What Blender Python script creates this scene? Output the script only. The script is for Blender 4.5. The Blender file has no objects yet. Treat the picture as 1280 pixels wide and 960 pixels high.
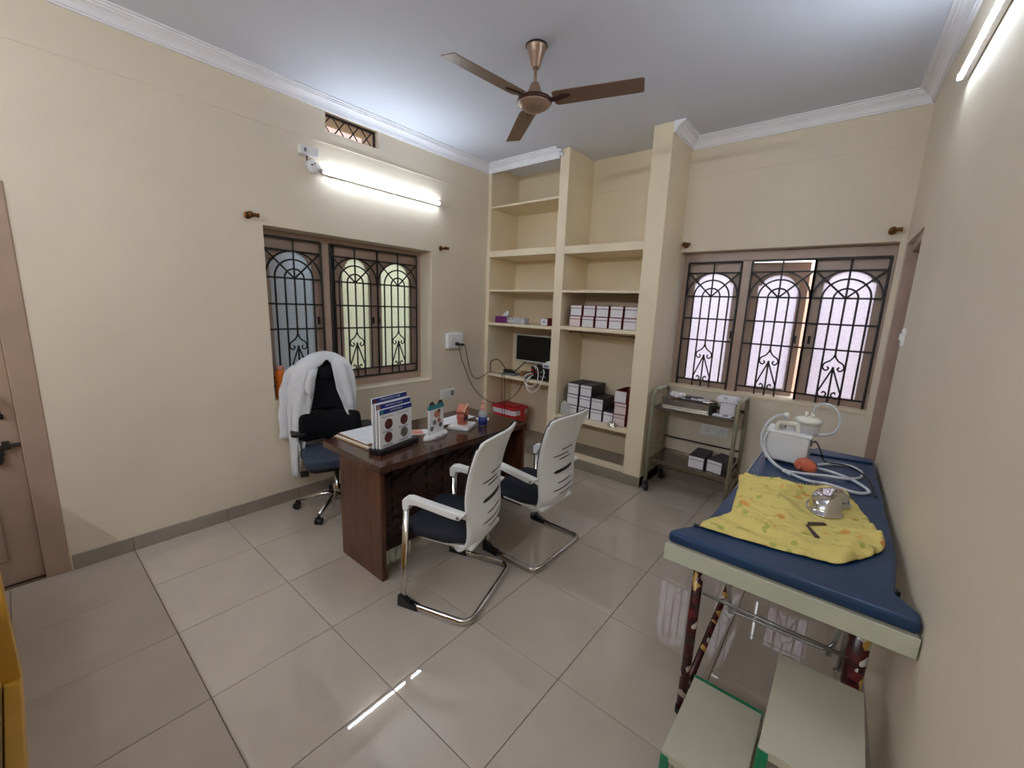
import bpy, bmesh, math, random
from mathutils import Vector, Matrix, noise
random.seed(7)
S = bpy.context.scene
COL = S.collection
PI = math.pi

# ------------------------------------------------------------------ camera
cam_d = bpy.data.cameras.new('camera')
cam_d.sensor_width = 36.0
cam_d.lens = 517.1 / 1280 * 36.0
cam_d.clip_start = 0.01
cam = bpy.data.objects.new('camera', cam_d)
COL.objects.link(cam)
RX = Vector((0.77064761, 0.63619792, 0.0368031))
UP = Vector((-0.14601461, 0.12006688, 0.98196929))
FW = Vector((-0.62030799, 0.76212607, -0.18542345))
mw = Matrix((RX, UP, -FW)).transposed().to_4x4()
mw.translation = Vector((3.54144, -3.78071, 1.71601))
cam.matrix_world = mw
S.camera = cam

# ------------------------------------------------------------------ sky and exposure
WORLD_STRENGTH = 1.7
TUBE_LIGHT = 30.0
REAR_LIGHT = 72.0
S.view_settings.view_transform = 'Standard'
S.view_settings.look = 'None'
S.view_settings.exposure = 1.36
S.view_settings.gamma = 1.0
S.view_settings.use_curve_mapping = False
wd = bpy.data.worlds.new('overcast_sky')
S.world = wd
wd.use_nodes = True
bgn = wd.node_tree.nodes['Background']
bgn.inputs[0].default_value = (0.90, 0.94, 1.0, 1)
bgn.inputs[1].default_value = WORLD_STRENGTH
S.cycles.max_bounces = 10
S.cycles.diffuse_bounces = 6
S.cycles.sample_clamp_indirect = 6.0
S.cycles.caustics_reflective = False
S.cycles.caustics_refractive = False


# ------------------------------------------------------------------ materials
def lin(c):
    return tuple(((v / 255) / 12.92 if v / 255 <= 0.04045 else ((v / 255 + 0.055) / 1.055) ** 2.4) for v in c) + (1.0,)


def mat(name, rgb, rough=0.5, metal=0.0, var=0.0, vscale=8.0, bump=0.0, bscale=60.0, stretch=(1, 1, 1), spec=0.5, coat=0.0,
        rgb2=None, alpha=1.0):
    m = bpy.data.materials.new(name)
    m.use_nodes = True
    nt = m.node_tree
    b = nt.nodes['Principled BSDF']
    b.inputs['Roughness'].default_value = rough
    b.inputs['Metallic'].default_value = metal
    b.inputs['Specular IOR Level'].default_value = spec
    b.inputs['Coat Weight'].default_value = coat
    b.inputs['Alpha'].default_value = alpha
    c = lin(rgb)
    b.inputs['Base Color'].default_value = c
    if var or rgb2 or bump:
        tc = nt.nodes.new('ShaderNodeTexCoord')
        mp = nt.nodes.new('ShaderNodeMapping')
        mp.inputs['Scale'].default_value = stretch
        nt.links.new(tc.outputs['Object'], mp.inputs['Vector'])
    if var or rgb2:
        n = nt.nodes.new('ShaderNodeTexNoise')
        n.inputs['Scale'].default_value = vscale
        n.inputs['Detail'].default_value = 5
        nt.links.new(mp.outputs['Vector'], n.inputs['Vector'])
        r = nt.nodes.new('ShaderNodeValToRGB')
        r.color_ramp.elements[0].position = 0.32
        r.color_ramp.elements[1].position = 0.68
        if rgb2:
            a, d = lin(rgb2), c
        else:
            a = tuple(v * (1 - var) for v in c[:3]) + (1,)
            d = tuple(min(1, v * (1 + var)) for v in c[:3]) + (1,)
        r.color_ramp.elements[0].color = a
        r.color_ramp.elements[1].color = d
        nt.links.new(n.outputs['Fac'], r.inputs['Fac'])
        nt.links.new(r.outputs['Color'], b.inputs['Base Color'])
    if bump:
        n2 = nt.nodes.new('ShaderNodeTexNoise')
        n2.inputs['Scale'].default_value = bscale
        n2.inputs['Detail'].default_value = 3
        nt.links.new(mp.outputs['Vector'], n2.inputs['Vector'])
        bp = nt.nodes.new('ShaderNodeBump')
        bp.inputs['Strength'].default_value = bump
        bp.inputs['Distance'].default_value = 0.01
        nt.links.new(n2.outputs['Fac'], bp.inputs['Height'])
        nt.links.new(bp.outputs['Normal'], b.inputs['Normal'])
    return m


def emit(name, rgb, strength):
    m = bpy.data.materials.new(name)
    m.use_nodes = True
    b = m.node_tree.nodes['Principled BSDF']
    b.inputs['Base Color'].default_value = (0.8, 0.8, 0.8, 1)
    b.inputs['Emission Color'].default_value = tuple(rgb) + (1,)
    b.inputs['Emission Strength'].default_value = strength
    return m


def frosted(name, rgb, clear=0.25, scale=70):
    """pressed, obscured window glass: mostly scatters what comes through"""
    m = bpy.data.materials.new(name)
    m.use_nodes = True
    nt = m.node_tree
    nt.nodes.remove(nt.nodes['Principled BSDF'])
    out = nt.nodes['Material Output']
    tc = nt.nodes.new('ShaderNodeTexCoord')
    n = nt.nodes.new('ShaderNodeTexNoise')
    n.inputs['Scale'].default_value = scale
    n.inputs['Detail'].default_value = 3
    nt.links.new(tc.outputs['Object'], n.inputs['Vector'])
    r = nt.nodes.new('ShaderNodeValToRGB')
    c = lin(rgb)
    r.color_ramp.elements[0].position = 0.3
    r.color_ramp.elements[1].position = 0.7
    r.color_ramp.elements[0].color = tuple(v * 0.82 for v in c[:3]) + (1,)
    r.color_ramp.elements[1].color = c
    nt.links.new(n.outputs['Fac'], r.inputs['Fac'])
    tr = nt.nodes.new('ShaderNodeBsdfTranslucent')
    nt.links.new(r.outputs['Color'], tr.inputs['Color'])
    gl = nt.nodes.new('ShaderNodeBsdfRefraction')
    gl.inputs['Roughness'].default_value = 0.45
    gl.inputs['IOR'].default_value = 1.15
    nt.links.new(r.outputs['Color'], gl.inputs['Color'])
    m1 = nt.nodes.new('ShaderNodeMixShader')
    m1.inputs[0].default_value = clear
    nt.links.new(tr.outputs[0], m1.inputs[1])
    nt.links.new(gl.outputs[0], m1.inputs[2])
    gs = nt.nodes.new('ShaderNodeBsdfGlossy')
    gs.inputs['Roughness'].default_value = 0.25
    m2 = nt.nodes.new('ShaderNodeMixShader')
    m2.inputs[0].default_value = 0.05
    nt.links.new(m1.outputs[0], m2.inputs[1])
    nt.links.new(gs.outputs[0], m2.inputs[2])
    nt.links.new(m2.outputs[0], out.inputs['Surface'])
    return m


def clear_plastic(name, rgb, rough=0.1, see=0.6):
    m = bpy.data.materials.new(name)
    m.use_nodes = True
    nt = m.node_tree
    b = nt.nodes['Principled BSDF']
    b.inputs['Base Color'].default_value = lin(rgb)
    b.inputs['Roughness'].default_value = rough
    tp = nt.nodes.new('ShaderNodeBsdfTransparent')
    tp.inputs[0].default_value = (0.93, 0.95, 0.95, 1)
    mx = nt.nodes.new('ShaderNodeMixShader')
    mx.inputs[0].default_value = see
    nt.links.new(b.outputs[0], mx.inputs[1])
    nt.links.new(tp.outputs[0], mx.inputs[2])
    nt.links.new(mx.outputs[0], nt.nodes['Material Output'].inputs['Surface'])
    return m


def wood_mat(name, rgb_a, rgb_b, rough, axis_scale, coat=0.0):
    m = bpy.data.materials.new(name)
    m.use_nodes = True
    nt = m.node_tree
    b = nt.nodes['Principled BSDF']
    b.inputs['Roughness'].default_value = rough
    b.inputs['Coat Weight'].default_value = coat
    b.inputs['Coat Roughness'].default_value = 0.12
    tc = nt.nodes.new('ShaderNodeTexCoord')
    mp = nt.nodes.new('ShaderNodeMapping')
    mp.inputs['Scale'].default_value = axis_scale
    nt.links.new(tc.outputs['Object'], mp.inputs['Vector'])
    n = nt.nodes.new('ShaderNodeTexNoise')
    n.inputs['Scale'].default_value = 6
    n.inputs['Detail'].default_value = 8
    n.inputs['Roughness'].default_value = 0.65
    nt.links.new(mp.outputs['Vector'], n.inputs['Vector'])
    r = nt.nodes.new('ShaderNodeValToRGB')
    r.color_ramp.elements[0].position = 0.35
    r.color_ramp.elements[1].position = 0.68
    r.color_ramp.elements[0].color = lin(rgb_a)
    r.color_ramp.elements[1].color = lin(rgb_b)
    nt.links.new(n.outputs['Fac'], r.inputs['Fac'])
    nt.links.new(r.outputs['Color'], b.inputs['Base Color'])
    return m


def print_cloth_mat():
    """yellow cotton printed with loose orange and green flowers"""
    m = bpy.data.materials.new('printed_yellow_cotton')
    m.use_nodes = True
    nt = m.node_tree
    b = nt.nodes['Principled BSDF']
    b.inputs['Roughness'].default_value = 0.9
    b.inputs['Specular IOR Level'].default_value = 0.15
    tc = nt.nodes.new('ShaderNodeTexCoord')
    base = nt.nodes.new('ShaderNodeRGB')
    base.outputs[0].default_value = lin((222, 203, 124))
    prev = base.outputs[0]
    for sc, rgb, lo, off in ((11.0, (216, 134, 62), 0.20, 0.0), (15.0, (158, 166, 78), 0.16, 3.3), (19.0, (222, 160, 80), 0.15, 7.7)):
        mp = nt.nodes.new('ShaderNodeMapping')
        mp.inputs['Location'].default_value = (off, off * 1.3, 0)
        mp.inputs['Scale'].default_value = (1, 1, 0.0)
        nt.links.new(tc.outputs['Object'], mp.inputs['Vector'])
        nz = nt.nodes.new('ShaderNodeTexNoise')
        nz.inputs['Scale'].default_value = 30
        nt.links.new(mp.outputs['Vector'], nz.inputs['Vector'])
        va = nt.nodes.new('ShaderNodeMixRGB')
        va.inputs[0].default_value = 0.03
        nt.links.new(mp.outputs['Vector'], va.inputs[1])
        nt.links.new(nz.outputs['Color'], va.inputs[2])
        v = nt.nodes.new('ShaderNodeTexVoronoi')
        v.inputs['Scale'].default_value = sc
        nt.links.new(va.outputs[0], v.inputs['Vector'])
        r = nt.nodes.new('ShaderNodeValToRGB')
        r.color_ramp.elements[0].position = lo
        r.color_ramp.elements[1].position = lo + 0.05
        r.color_ramp.elements[0].color = (0.7, 0.7, 0.7, 1)
        r.color_ramp.elements[1].color = (0, 0, 0, 1)
        nt.links.new(v.outputs['Distance'], r.inputs['Fac'])
        mx = nt.nodes.new('ShaderNodeMixRGB')
        nt.links.new(r.outputs['Color'], mx.inputs[0])
        nt.links.new(prev, mx.inputs[1])
        mx.inputs[2].default_value = lin(rgb)
        prev = mx.outputs[0]
    nt.links.new(prev, b.inputs['Base Color'])
    mp = nt.nodes.new('ShaderNodeMapping')
    mp.inputs['Scale'].default_value = (5, 16, 5)
    mp.inputs['Rotation'].default_value = (0, 0, 0.25)
    nt.links.new(tc.outputs['Object'], mp.inputs['Vector'])
    cr = nt.nodes.new('ShaderNodeTexNoise')
    cr.inputs['Scale'].default_value = 2.2
    cr.inputs['Detail'].default_value = 4
    cr.inputs['Distortion'].default_value = 1.2
    nt.links.new(mp.outputs['Vector'], cr.inputs['Vector'])
    bp = nt.nodes.new('ShaderNodeBump')
    bp.inputs['Strength'].default_value = 0.9
    bp.inputs['Distance'].default_value = 0.012
    nt.links.new(cr.outputs['Fac'], bp.inputs['Height'])
    nt.links.new(bp.outputs['Normal'], b.inputs['Normal'])
    return m


def wrap_mat():
    """sweet-wrapper printed plastic tape wound round the couch legs"""
    m = bpy.data.materials.new('printed_wrapper_tape')
    m.use_nodes = True
    nt = m.node_tree
    b = nt.nodes['Principled BSDF']
    b.inputs['Roughness'].default_value = 0.25
    tc = nt.nodes.new('ShaderNodeTexCoord')
    mp = nt.nodes.new('ShaderNodeMapping')
    mp.inputs['Scale'].default_value = (1, 1, 0.8)
    nt.links.new(tc.outputs['Object'], mp.inputs['Vector'])
    v = nt.nodes.new('ShaderNodeTexVoronoi')
    v.inputs['Scale'].default_value = 36
    nt.links.new(mp.outputs['Vector'], v.inputs['Vector'])
    sp = nt.nodes.new('ShaderNodeSeparateColor')
    nt.links.new(v.outputs['Color'], sp.inputs[0])
    r = nt.nodes.new('ShaderNodeValToRGB')
    r.color_ramp.interpolation = 'CONSTANT'
    e = r.color_ramp.elements
    e[0].position, e[0].color = 0.0, lin((74, 20, 26))
    e[1].position, e[1].color = 0.4, lin((52, 18, 22))
    for p, c in ((0.74, (190, 150, 70)), (0.80, (96, 30, 30)), (0.9, (205, 195, 188))):
        x = e.new(p)
        x.color = lin(c)
    nt.links.new(sp.outputs[0], r.inputs['Fac'])
    nt.links.new(r.outputs['Color'], b.inputs['Base Color'])
    return m


M = {}
M['wall'] = mat('cream_wall_paint', (226, 214, 193), 0.62, var=0.035, vscale=1.6, bump=0.12, bscale=90)
M['shelf_paint'] = mat('cream_shelf_paint', (232, 217, 188), 0.6, var=0.03, vscale=2.5, bump=0.08, bscale=70)
M['ceiling'] = mat('white_ceiling_paint', (216, 221, 235), 0.75, var=0.02, vscale=1.2, bump=0.06, bscale=60)
M['plaster'] = mat('white_plaster_cornice', (240, 240, 246), 0.55, var=0.02, bump=0.05)
M['tile'] = mat('beige_vitrified_tile', (186, 174, 161), 0.018, var=0.05, vscale=3.0, spec=0.75)
M['skirt'] = mat('grey_beige_skirting_tile', (150, 140, 128), 0.25, var=0.06, vscale=5)
M['grout'] = mat('dark_grout', (105, 95, 86), 0.8)
M['trim'] = mat('brown_window_paint', (178, 154, 138), 0.32, var=0.06, vscale=9)
M['door'] = mat('brown_door_paint', (172, 148, 130), 0.4, var=0.05, vscale=5)
M['iron'] = mat('black_iron', (18, 16, 17), 0.45)
M['iron_old'] = mat('worn_black_iron', (26, 22, 22), 0.5, var=0.3, vscale=40)
M['brass'] = mat('old_brass', (120, 84, 45), 0.28, 1.0, var=0.2, vscale=30)
M['white_plastic'] = mat('white_plastic', (236, 236, 236), 0.35)
M['white_gloss'] = mat('white_moulded_plastic', (232, 233, 232), 0.28, var=0.015)
M['grey_plastic'] = mat('grey_plastic', (120, 122, 125), 0.45)
M['black'] = mat('black_plastic', (14, 14, 15), 0.4)
M['rubber'] = mat('black_rubber', (20, 20, 21), 0.65)
M['cord'] = mat('black_cord', (24, 21, 22), 0.5)
M['charcoal'] = mat('charcoal_fabric', (42, 44, 52), 0.9, var=0.15, vscale=160, bump=0.15, bscale=300, spec=0.2)
M['mesh'] = mat('black_mesh_fabric', (18, 19, 23), 0.85, var=0.2, vscale=200, bump=0.2, bscale=400, spec=0.2)
M['slate'] = mat('slate_fabric', (62, 70, 84), 0.9, var=0.12, vscale=140, bump=0.15, bscale=300, spec=0.2)
M['chrome'] = mat('chrome', (205, 203, 200), 0.1, 1.0)
M['steel'] = mat('stainless_steel', (190, 188, 182), 0.2, 1.0, var=0.05, vscale=20)
M['polish'] = mat('polished_steel', (215, 213, 208), 0.07, 1.0)
M['alu'] = mat('grey_metal', (150, 150, 148), 0.35, 0.8)
M['cream_metal'] = mat('cream_enamelled_metal', (186, 182, 162), 0.42, var=0.04, vscale=6)
M['sage'] = mat('grey_green_enamel', (188, 192, 172), 0.38, var=0.04, vscale=8)
M['olive_metal'] = mat('olive_grey_enamel', (150, 146, 122), 0.38, var=0.06, vscale=10)
M['shelf_metal'] = mat('brown_grey_steel_tray', (128, 118, 108), 0.22, 0.75, var=0.12, vscale=12)
M['blue_vinyl'] = mat('blue_vinyl', (22, 54, 90), 0.38, var=0.14, vscale=5, bump=0.25, bscale=14)
M['green_tape'] = mat('green_tape', (16, 122, 84), 0.35, var=0.25, vscale=40)
M['desk_top'] = wood_mat('dark_desk_laminate', (48, 26, 20), (92, 56, 42), 0.2, (3.0, 0.5, 3.0), 0.35)
M['desk_side'] = wood_mat('brown_desk_laminate', (62, 33, 21), (104, 60, 40), 0.4, (4.0, 4.0, 0.6), 0.1)
M['desk_front'] = wood_mat('carved_dark_laminate', (26, 12, 10), (66, 32, 24), 0.42, (4, 1, 4), 0.1)
M['coat'] = mat('white_cotton', (214, 216, 220), 0.9, var=0.03, vscale=20, bump=0.2, bscale=18, spec=0.2)
M['paper'] = mat('white_paper', (236, 237, 240), 0.7)
M['page'] = mat('printed_page', (225, 228, 234), 0.6, var=0.08, vscale=25)
M['kraft'] = mat('brown_card', (140, 98, 62), 0.75)
M['tan_card'] = mat('tan_card', (196, 170, 130), 0.75)
M['orange_print'] = mat('orange_print', (206, 98, 70), 0.5, rgb2=(230, 190, 170), vscale=60)
M['navy'] = mat('navy_print', (28, 44, 128), 0.45)
M['teal'] = mat('teal_plastic', (40, 128, 134), 0.4)
M['pic_red'] = mat('reddish_photo_print', (120, 50, 46), 0.5, rgb2=(50, 22, 24), vscale=60)
M['pic_grey'] = mat('greyish_photo_print', (150, 148, 140), 0.5, rgb2=(62, 58, 55), vscale=60)
M['pic_skin'] = mat('skin_tone_print', (206, 150, 118), 0.5, rgb2=(170, 90, 76), vscale=50)
M['ink'] = mat('grey_ink', (120, 124, 138), 0.6)
M['white_ink'] = mat('white_ink', (225, 228, 240), 0.6)
M['flesh'] = mat('painted_flesh', (206, 128, 100), 0.45, rgb2=(160, 66, 50), vscale=28)
M['flesh_light'] = mat('painted_bone', (222, 178, 146), 0.45)
M['dark_red'] = mat('dark_red_paint', (88, 26, 26), 0.45)
M['blue_liquid'] = mat('blue_liquid', (18, 40, 120), 0.1)
M['clear'] = clear_plastic('clear_plastic', (225, 225, 228), 0.08, 0.62)
M['hose'] = clear_plastic('milky_hose_plastic', (226, 228, 232), 0.15, 0.22)
M['bag'] = clear_plastic('crinkled_clear_bag', (225, 224, 220), 0.15, 0.45)
M['pump_pink'] = mat('peach_plastic', (226, 160, 140), 0.35)
M['orange'] = mat('orange_plastic', (232, 122, 20), 0.35, var=0.04)
M['salmon'] = mat('salmon_rubber', (206, 104, 74), 0.45, var=0.08, vscale=30)
M['ivory'] = mat('ivory_plastic', (232, 230, 218), 0.35)
M['pump_white'] = mat('pump_housing', (226, 229, 230), 0.3)
M['red_plastic'] = mat('red_plastic', (190, 26, 40), 0.35)
M['lilac_bag'] = mat('white_bin_liner', (222, 212, 222), 0.4, bump=0.4, bscale=40)
M['box_red'] = mat('maroon_card', (120, 30, 28), 0.55)
M['box_dark'] = mat('charcoal_card', (44, 40, 50), 0.5, var=0.06)
M['box_label'] = mat('white_card_label', (226, 222, 226), 0.6, var=0.04, vscale=60)
M['box_pink'] = mat('pinkish_card_label', (226, 208, 208), 0.6, var=0.04, vscale=60)
M['purple'] = mat('purple_card', (130, 38, 120), 0.5, rgb2=(96, 24, 84), vscale=40)
M['floral'] = mat('floral_wrap', (220, 218, 222), 0.45, rgb2=(140, 136, 150), vscale=45)
M['screen'] = mat('monitor_screen', (6, 6, 7), 0.28)
M['bezel'] = mat('light_grey_bezel', (196, 196, 190), 0.4)
M['green_cloth'] = mat('sage_green_cloth', (120, 148, 138), 0.8, bump=0.3, bscale=30)
M['stick'] = mat('brown_wood_rod', (96, 66, 44), 0.5, var=0.2, vscale=20)
M['fan'] = mat('metallic_beige', (152, 126, 108), 0.32, 0.35, var=0.04)
M['fan_blade'] = mat('brown_fan_blade', (124, 98, 82), 0.4, 0.2)
M['fan_dark'] = mat('dark_copper', (72, 44, 36), 0.35, 0.5)
M['mustard'] = mat('mustard_paint', (196, 148, 52), 0.45, var=0.08, vscale=8)
M['yellow'] = mat('bright_yellow_paint', (236, 190, 80), 0.45)
M['cloth'] = print_cloth_mat()
M['wrap'] = wrap_mat()
M['tube'] = emit('lit_tube', (0.78, 0.88, 1.0), TUBE_LIGHT)
M['tube_rear'] = emit('lit_rear_tube', (0.86, 0.92, 1.0), REAR_LIGHT)
M['glass_dim_tint'] = frosted('obscured_glass_dim_tint', (196, 204, 210))  # weaker daylight at this bay is put into the tint
M['glass_outdoor_tint'] = frosted('obscured_glass_outdoor_tint', (226, 228, 212))  # green light from outdoors is put into the tint
M['glass_white'] = frosted('obscured_clear_glass', (228, 228, 238), 0.15)
M['salmon_wall'] = mat('salmon_outside_paint', (226, 176, 156), 0.8, var=0.05)
M['pink_wall'] = mat('pinkish_outside_plaster', (206, 178, 168), 0.85, var=0.05)
M['grey_wall'] = mat('grey_outside_plaster', (150, 152, 150), 0.85, var=0.06)
M['earth'] = mat('outside_concrete', (150, 144, 132), 0.9, var=0.08)
M['leaf'] = mat('hedge_leaf', (150, 168, 96), 0.7, rgb2=(112, 134, 70), vscale=20)


# ------------------------------------------------------------------ geometry helpers
def link(o, parent=None):
    COL.objects.link(o)
    if parent is not None:
        o.parent = parent
    return o


def obj(name, bm, m, parent=None, smooth=False, bevel=0.0, seg=2, loc=None, rot=None):
    me = bpy.data.meshes.new(name)
    bmesh.ops.recalc_face_normals(bm, faces=bm.faces)
    bm.to_mesh(me)
    bm.free()
    me.materials.append(M[m] if isinstance(m, str) else m)
    if smooth:
        for p in me.polygons:
            p.use_smooth = True
    o = bpy.data.objects.new(name, me)
    if bevel:
        md = o.modifiers.new('bevel', 'BEVEL')
        md.width = bevel
        md.segments = seg
        md.limit_method = 'ANGLE'
        md.angle_limit = math.radians(40)
    if loc is not None:
        o.location = loc
    if rot is not None:
        o.rotation_euler = rot
    return link(o, parent)


def same(name, src, parent=None, loc=(0, 0, 0), rot=(0, 0, 0)):
    """another piece sharing SRC's mesh data"""
    o = bpy.data.objects.new(name, src.data)
    for md in src.modifiers:
        n = o.modifiers.new(md.name, md.type)
        if md.type == 'BEVEL':
            n.width, n.segments, n.limit_method, n.angle_limit = md.width, md.segments, md.limit_method, md.angle_limit
    o.location = loc
    o.rotation_euler = rot
    return link(o, parent)


def thing(name, label, cat, loc=(0, 0, 0), rotz=0.0, group=None):
    o = bpy.data.objects.new(name, None)
    o.empty_display_size = 0.1
    o.location = loc
    o.rotation_euler = (0, 0, rotz)
    COL.objects.link(o)
    o['label'] = label
    o['category'] = cat
    if group:
        o['group'] = group
    return o


def tag(o, label, cat, group=None):
    o['label'] = label
    o['category'] = cat
    if group:
        o['group'] = group
    return o


def struct(o):
    o['kind'] = 'structure'
    return o


def copy_tree(o, label, loc, rotz, group=None):
    r = o.copy()
    COL.objects.link(r)
    r.location = loc
    r.rotation_euler = (0, 0, rotz)
    r['label'] = label
    if group:
        r['group'] = group
    for ch in list(o.children):
        c = ch.copy()
        COL.objects.link(c)
        c.parent = r
        for g in list(ch.children):
            d = g.copy()
            COL.objects.link(d)
            d.parent = c
    return r


def B():
    return bmesh.new()


def box(bm, a, b, mtx=None):
    """axis box between two corners"""
    x0, y0, z0 = (min(a[i], b[i]) for i in range(3))
    x1, y1, z1 = (max(a[i], b[i]) for i in range(3))
    ps = [(x0, y0, z0), (x1, y0, z0), (x1, y1, z0), (x0, y1, z0), (x0, y0, z1), (x1, y0, z1), (x1, y1, z1), (x0, y1, z1)]
    v = [bm.verts.new(mtx @ Vector(p) if mtx else p) for p in ps]
    for f in ((0, 3, 2, 1), (4, 5, 6, 7), (0, 1, 5, 4), (1, 2, 6, 5), (2, 3, 7, 6), (3, 0, 4, 7)):
        bm.faces.new([v[i] for i in f])
    return bm


def bx(a, b, mtx=None):
    return box(B(), a, b, mtx)


def prism(bm, poly, f, w0, w1):
    """polygon in (u,v) pushed from w0 to w1 through f(u,v,w)"""
    n = len(poly)
    a = [bm.verts.new(f(u, v, w0)) for u, v in poly]
    b = [bm.verts.new(f(u, v, w1)) for u, v in poly]
    bm.faces.new(a)
    bm.faces.new(list(reversed(b)))
    for i in range(n):
        j = (i + 1) % n
        bm.faces.new([a[i], b[i], b[j], a[j]])
    return bm


def holed(bm, outer, inner, f, w0, w1):
    """polygon with one hole, pushed from w0 to w1"""
    loops = []
    for w in (w0, w1):
        vo = [bm.verts.new(f(u, v, w)) for u, v in outer]
        vi = [bm.verts.new(f(u, v, w)) for u, v in inner]
        ed = [bm.edges.new((L[i], L[(i + 1) % len(L)])) for L in (vo, vi) for i in range(len(L))]
        bmesh.ops.triangle_fill(bm, edges=ed, use_beauty=True)
        loops.append((vo, vi))
    for k in (0, 1):
        a, b = loops[0][k], loops[1][k]
        for i in range(len(a)):
            j = (i + 1) % len(a)
            bm.faces.new([a[i], b[i], b[j], a[j]])
    return bm


def tube(bm, pts, r, seg=8, closed=False, r2=None, ell=None):
    """sweep a round (or flattened: ell=(wide, thick, up)) section along pts"""
    pts = [Vector(p) for p in pts]
    n = len(pts)
    rings = []
    prev = None
    for i, p in enumerate(pts):
        if closed:
            t = pts[(i + 1) % n] - pts[i - 1]
        else:
            t = pts[min(i + 1, n - 1)] - pts[max(i - 1, 0)]
        if t.length < 1e-9:
            t = Vector((0, 0, 1))
        t.normalize()
        if prev is None:
            h = Vector((0, 0, 1)) if abs(t.z) < 0.9 else Vector((1, 0, 0))
            nrm = (h - t * h.dot(t)).normalized()
        else:
            nrm = prev - t * prev.dot(t)
            nrm = nrm.normalized() if nrm.length > 1e-6 else prev
        prev = nrm
        bn = t.cross(nrm)
        rr = r if r2 is None else r + (r2 - r) * i / max(1, n - 1)
        ra, rb = (rr, rr) if ell is None else ell
        rings.append([bm.verts.new(p + nrm * (ra * math.cos(2 * PI * k / seg)) + bn * (rb * math.sin(2 * PI * k / seg))) for k in range(seg)])
    m = n if closed else n - 1
    for i in range(m):
        a, b = rings[i], rings[(i + 1) % n]
        for k in range(seg):
            bm.faces.new([a[k], a[(k + 1) % seg], b[(k + 1) % seg], b[k]])
    if not closed:
        bm.faces.new(list(reversed(rings[0])))
        bm.faces.new(rings[-1])
    return bm


def spline(pts, n=8, closed=False):
    P = [Vector(p) for p in pts]
    out = []
    m = len(P)
    for i in range(m if closed else m - 1):
        if closed:
            p0, p1, p2, p3 = P[i - 1], P[i], P[(i + 1) % m], P[(i + 2) % m]
        else:
            p1, p2 = P[i], P[i + 1]
            p0 = P[i - 1] if i else p1 * 2 - p2
            p3 = P[i + 2] if i + 2 < m else p2 * 2 - p1
        for k in range(n):
            t = k / n
            out.append(0.5 * ((2 * p1) + (p2 - p0) * t + (2 * p0 - 5 * p1 + 4 * p2 - p3) * t * t + (3 * p1 - p0 - 3 * p2 + p3) * t ** 3))
    if not closed:
        out.append(P[-1])
    return out


def fillet(pts, rad, n=5):
    """round the inner corners of a polyline"""
    P = [Vector(p) for p in pts]
    out = [P[0]]
    for i in range(1, len(P) - 1):
        a, b, c = P[i - 1], P[i], P[i + 1]
        r = min(rad, (a - b).length * 0.45, (c - b).length * 0.45)
        s = b + (a - b).normalized() * r
        e = b + (c - b).normalized() * r
        for k in range(n + 1):
            t = k / n
            out.append((1 - t) ** 2 * s + 2 * t * (1 - t) * b + t * t * e)
    out.append(P[-1])
    return out


def lathe(bm, prof, seg=24, at=(0, 0, 0), axis='z', sx=1.0, sy=1.0):
    """turn (radius, height) pairs about an axis"""
    at = Vector(at)

    def place(x, y, z):
        if axis == 'z':
            return at + Vector((x, y, z))
        if axis == 'x':
            return at + Vector((z, x, y))
        return at + Vector((x, z, y))
    rings = []
    for r, h in prof:
        if r < 1e-6:
            rings.append([bm.verts.new(place(0, 0, h))])
        else:
            rings.append([bm.verts.new(place(sx * r * math.cos(2 * PI * k / seg), sy * r * math.sin(2 * PI * k / seg), h)) for k in range(seg)])
    for a, b in zip(rings, rings[1:]):
        for k in range(seg):
            j = (k + 1) % seg
            if len(a) == 1 and len(b) == 1:
                continue
            if len(a) == 1:
                bm.faces.new([a[0], b[j], b[k]])
            elif len(b) == 1:
                bm.faces.new([a[k], a[j], b[0]])
            else:
                bm.faces.new([a[k], a[j], b[j], b[k]])
    if len(rings[0]) > 1:
        bm.faces.new(list(reversed(rings[0])))
    if len(rings[-1]) > 1:
        bm.faces.new(rings[-1])
    return bm


def grid_mesh(bm, rows):
    V = [[bm.verts.new(p) for p in r] for r in rows]
    for a, b in zip(V, V[1:]):
        for i in range(len(a) - 1):
            bm.faces.new([a[i], a[i + 1], b[i + 1], b[i]])
    return bm


def solidify(o, t, off=0.0):
    md = o.modifiers.new('solid', 'SOLIDIFY')
    md.thickness = t
    md.offset = off
    return o


def subsurf(o, lv=1):
    md = o.modifiers.new('sub', 'SUBSURF')
    md.levels = lv
    md.render_levels = lv
    return o


def rounded(x0, y0, x1, y1, r, n=5):
    out = []
    for cx, cy, a0 in ((x1 - r, y1 - r, 0), (x0 + r, y1 - r, PI / 2), (x0 + r, y0 + r, PI), (x1 - r, y0 + r, 1.5 * PI)):
        for k in range(n + 1):
            a = a0 + PI / 2 * k / n
            out.append((cx + r * math.cos(a), cy + r * math.sin(a)))
    return out


FZ = lambda u, v, w: Vector((u, v, w))      # polygon lies flat
FX = lambda u, v, w: Vector((w, u, v))      # polygon in y,z pushed along x
FY = lambda u, v, w: Vector((u, w, v))      # polygon in x,z pushed along y


def words(s, size, m, parent, mtx, name='lettering'):
    cu = bpy.data.curves.new(name, 'FONT')
    cu.body = s
    cu.size = size
    cu.align_x = 'CENTER'
    cu.align_y = 'CENTER'
    cu.extrude = 0.0003
    cu.materials.append(M[m])
    t_ = bpy.data.objects.new(name, cu)
    COL.objects.link(t_)
    bpy.context.view_layer.update()
    me = bpy.data.meshes.new_from_object(t_.evaluated_get(bpy.context.evaluated_depsgraph_get()))
    bpy.data.objects.remove(t_)
    bpy.data.curves.remove(cu)
    o = bpy.data.objects.new(name, me)
    link(o, parent)
    o.matrix_local = mtx
    return o


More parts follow.
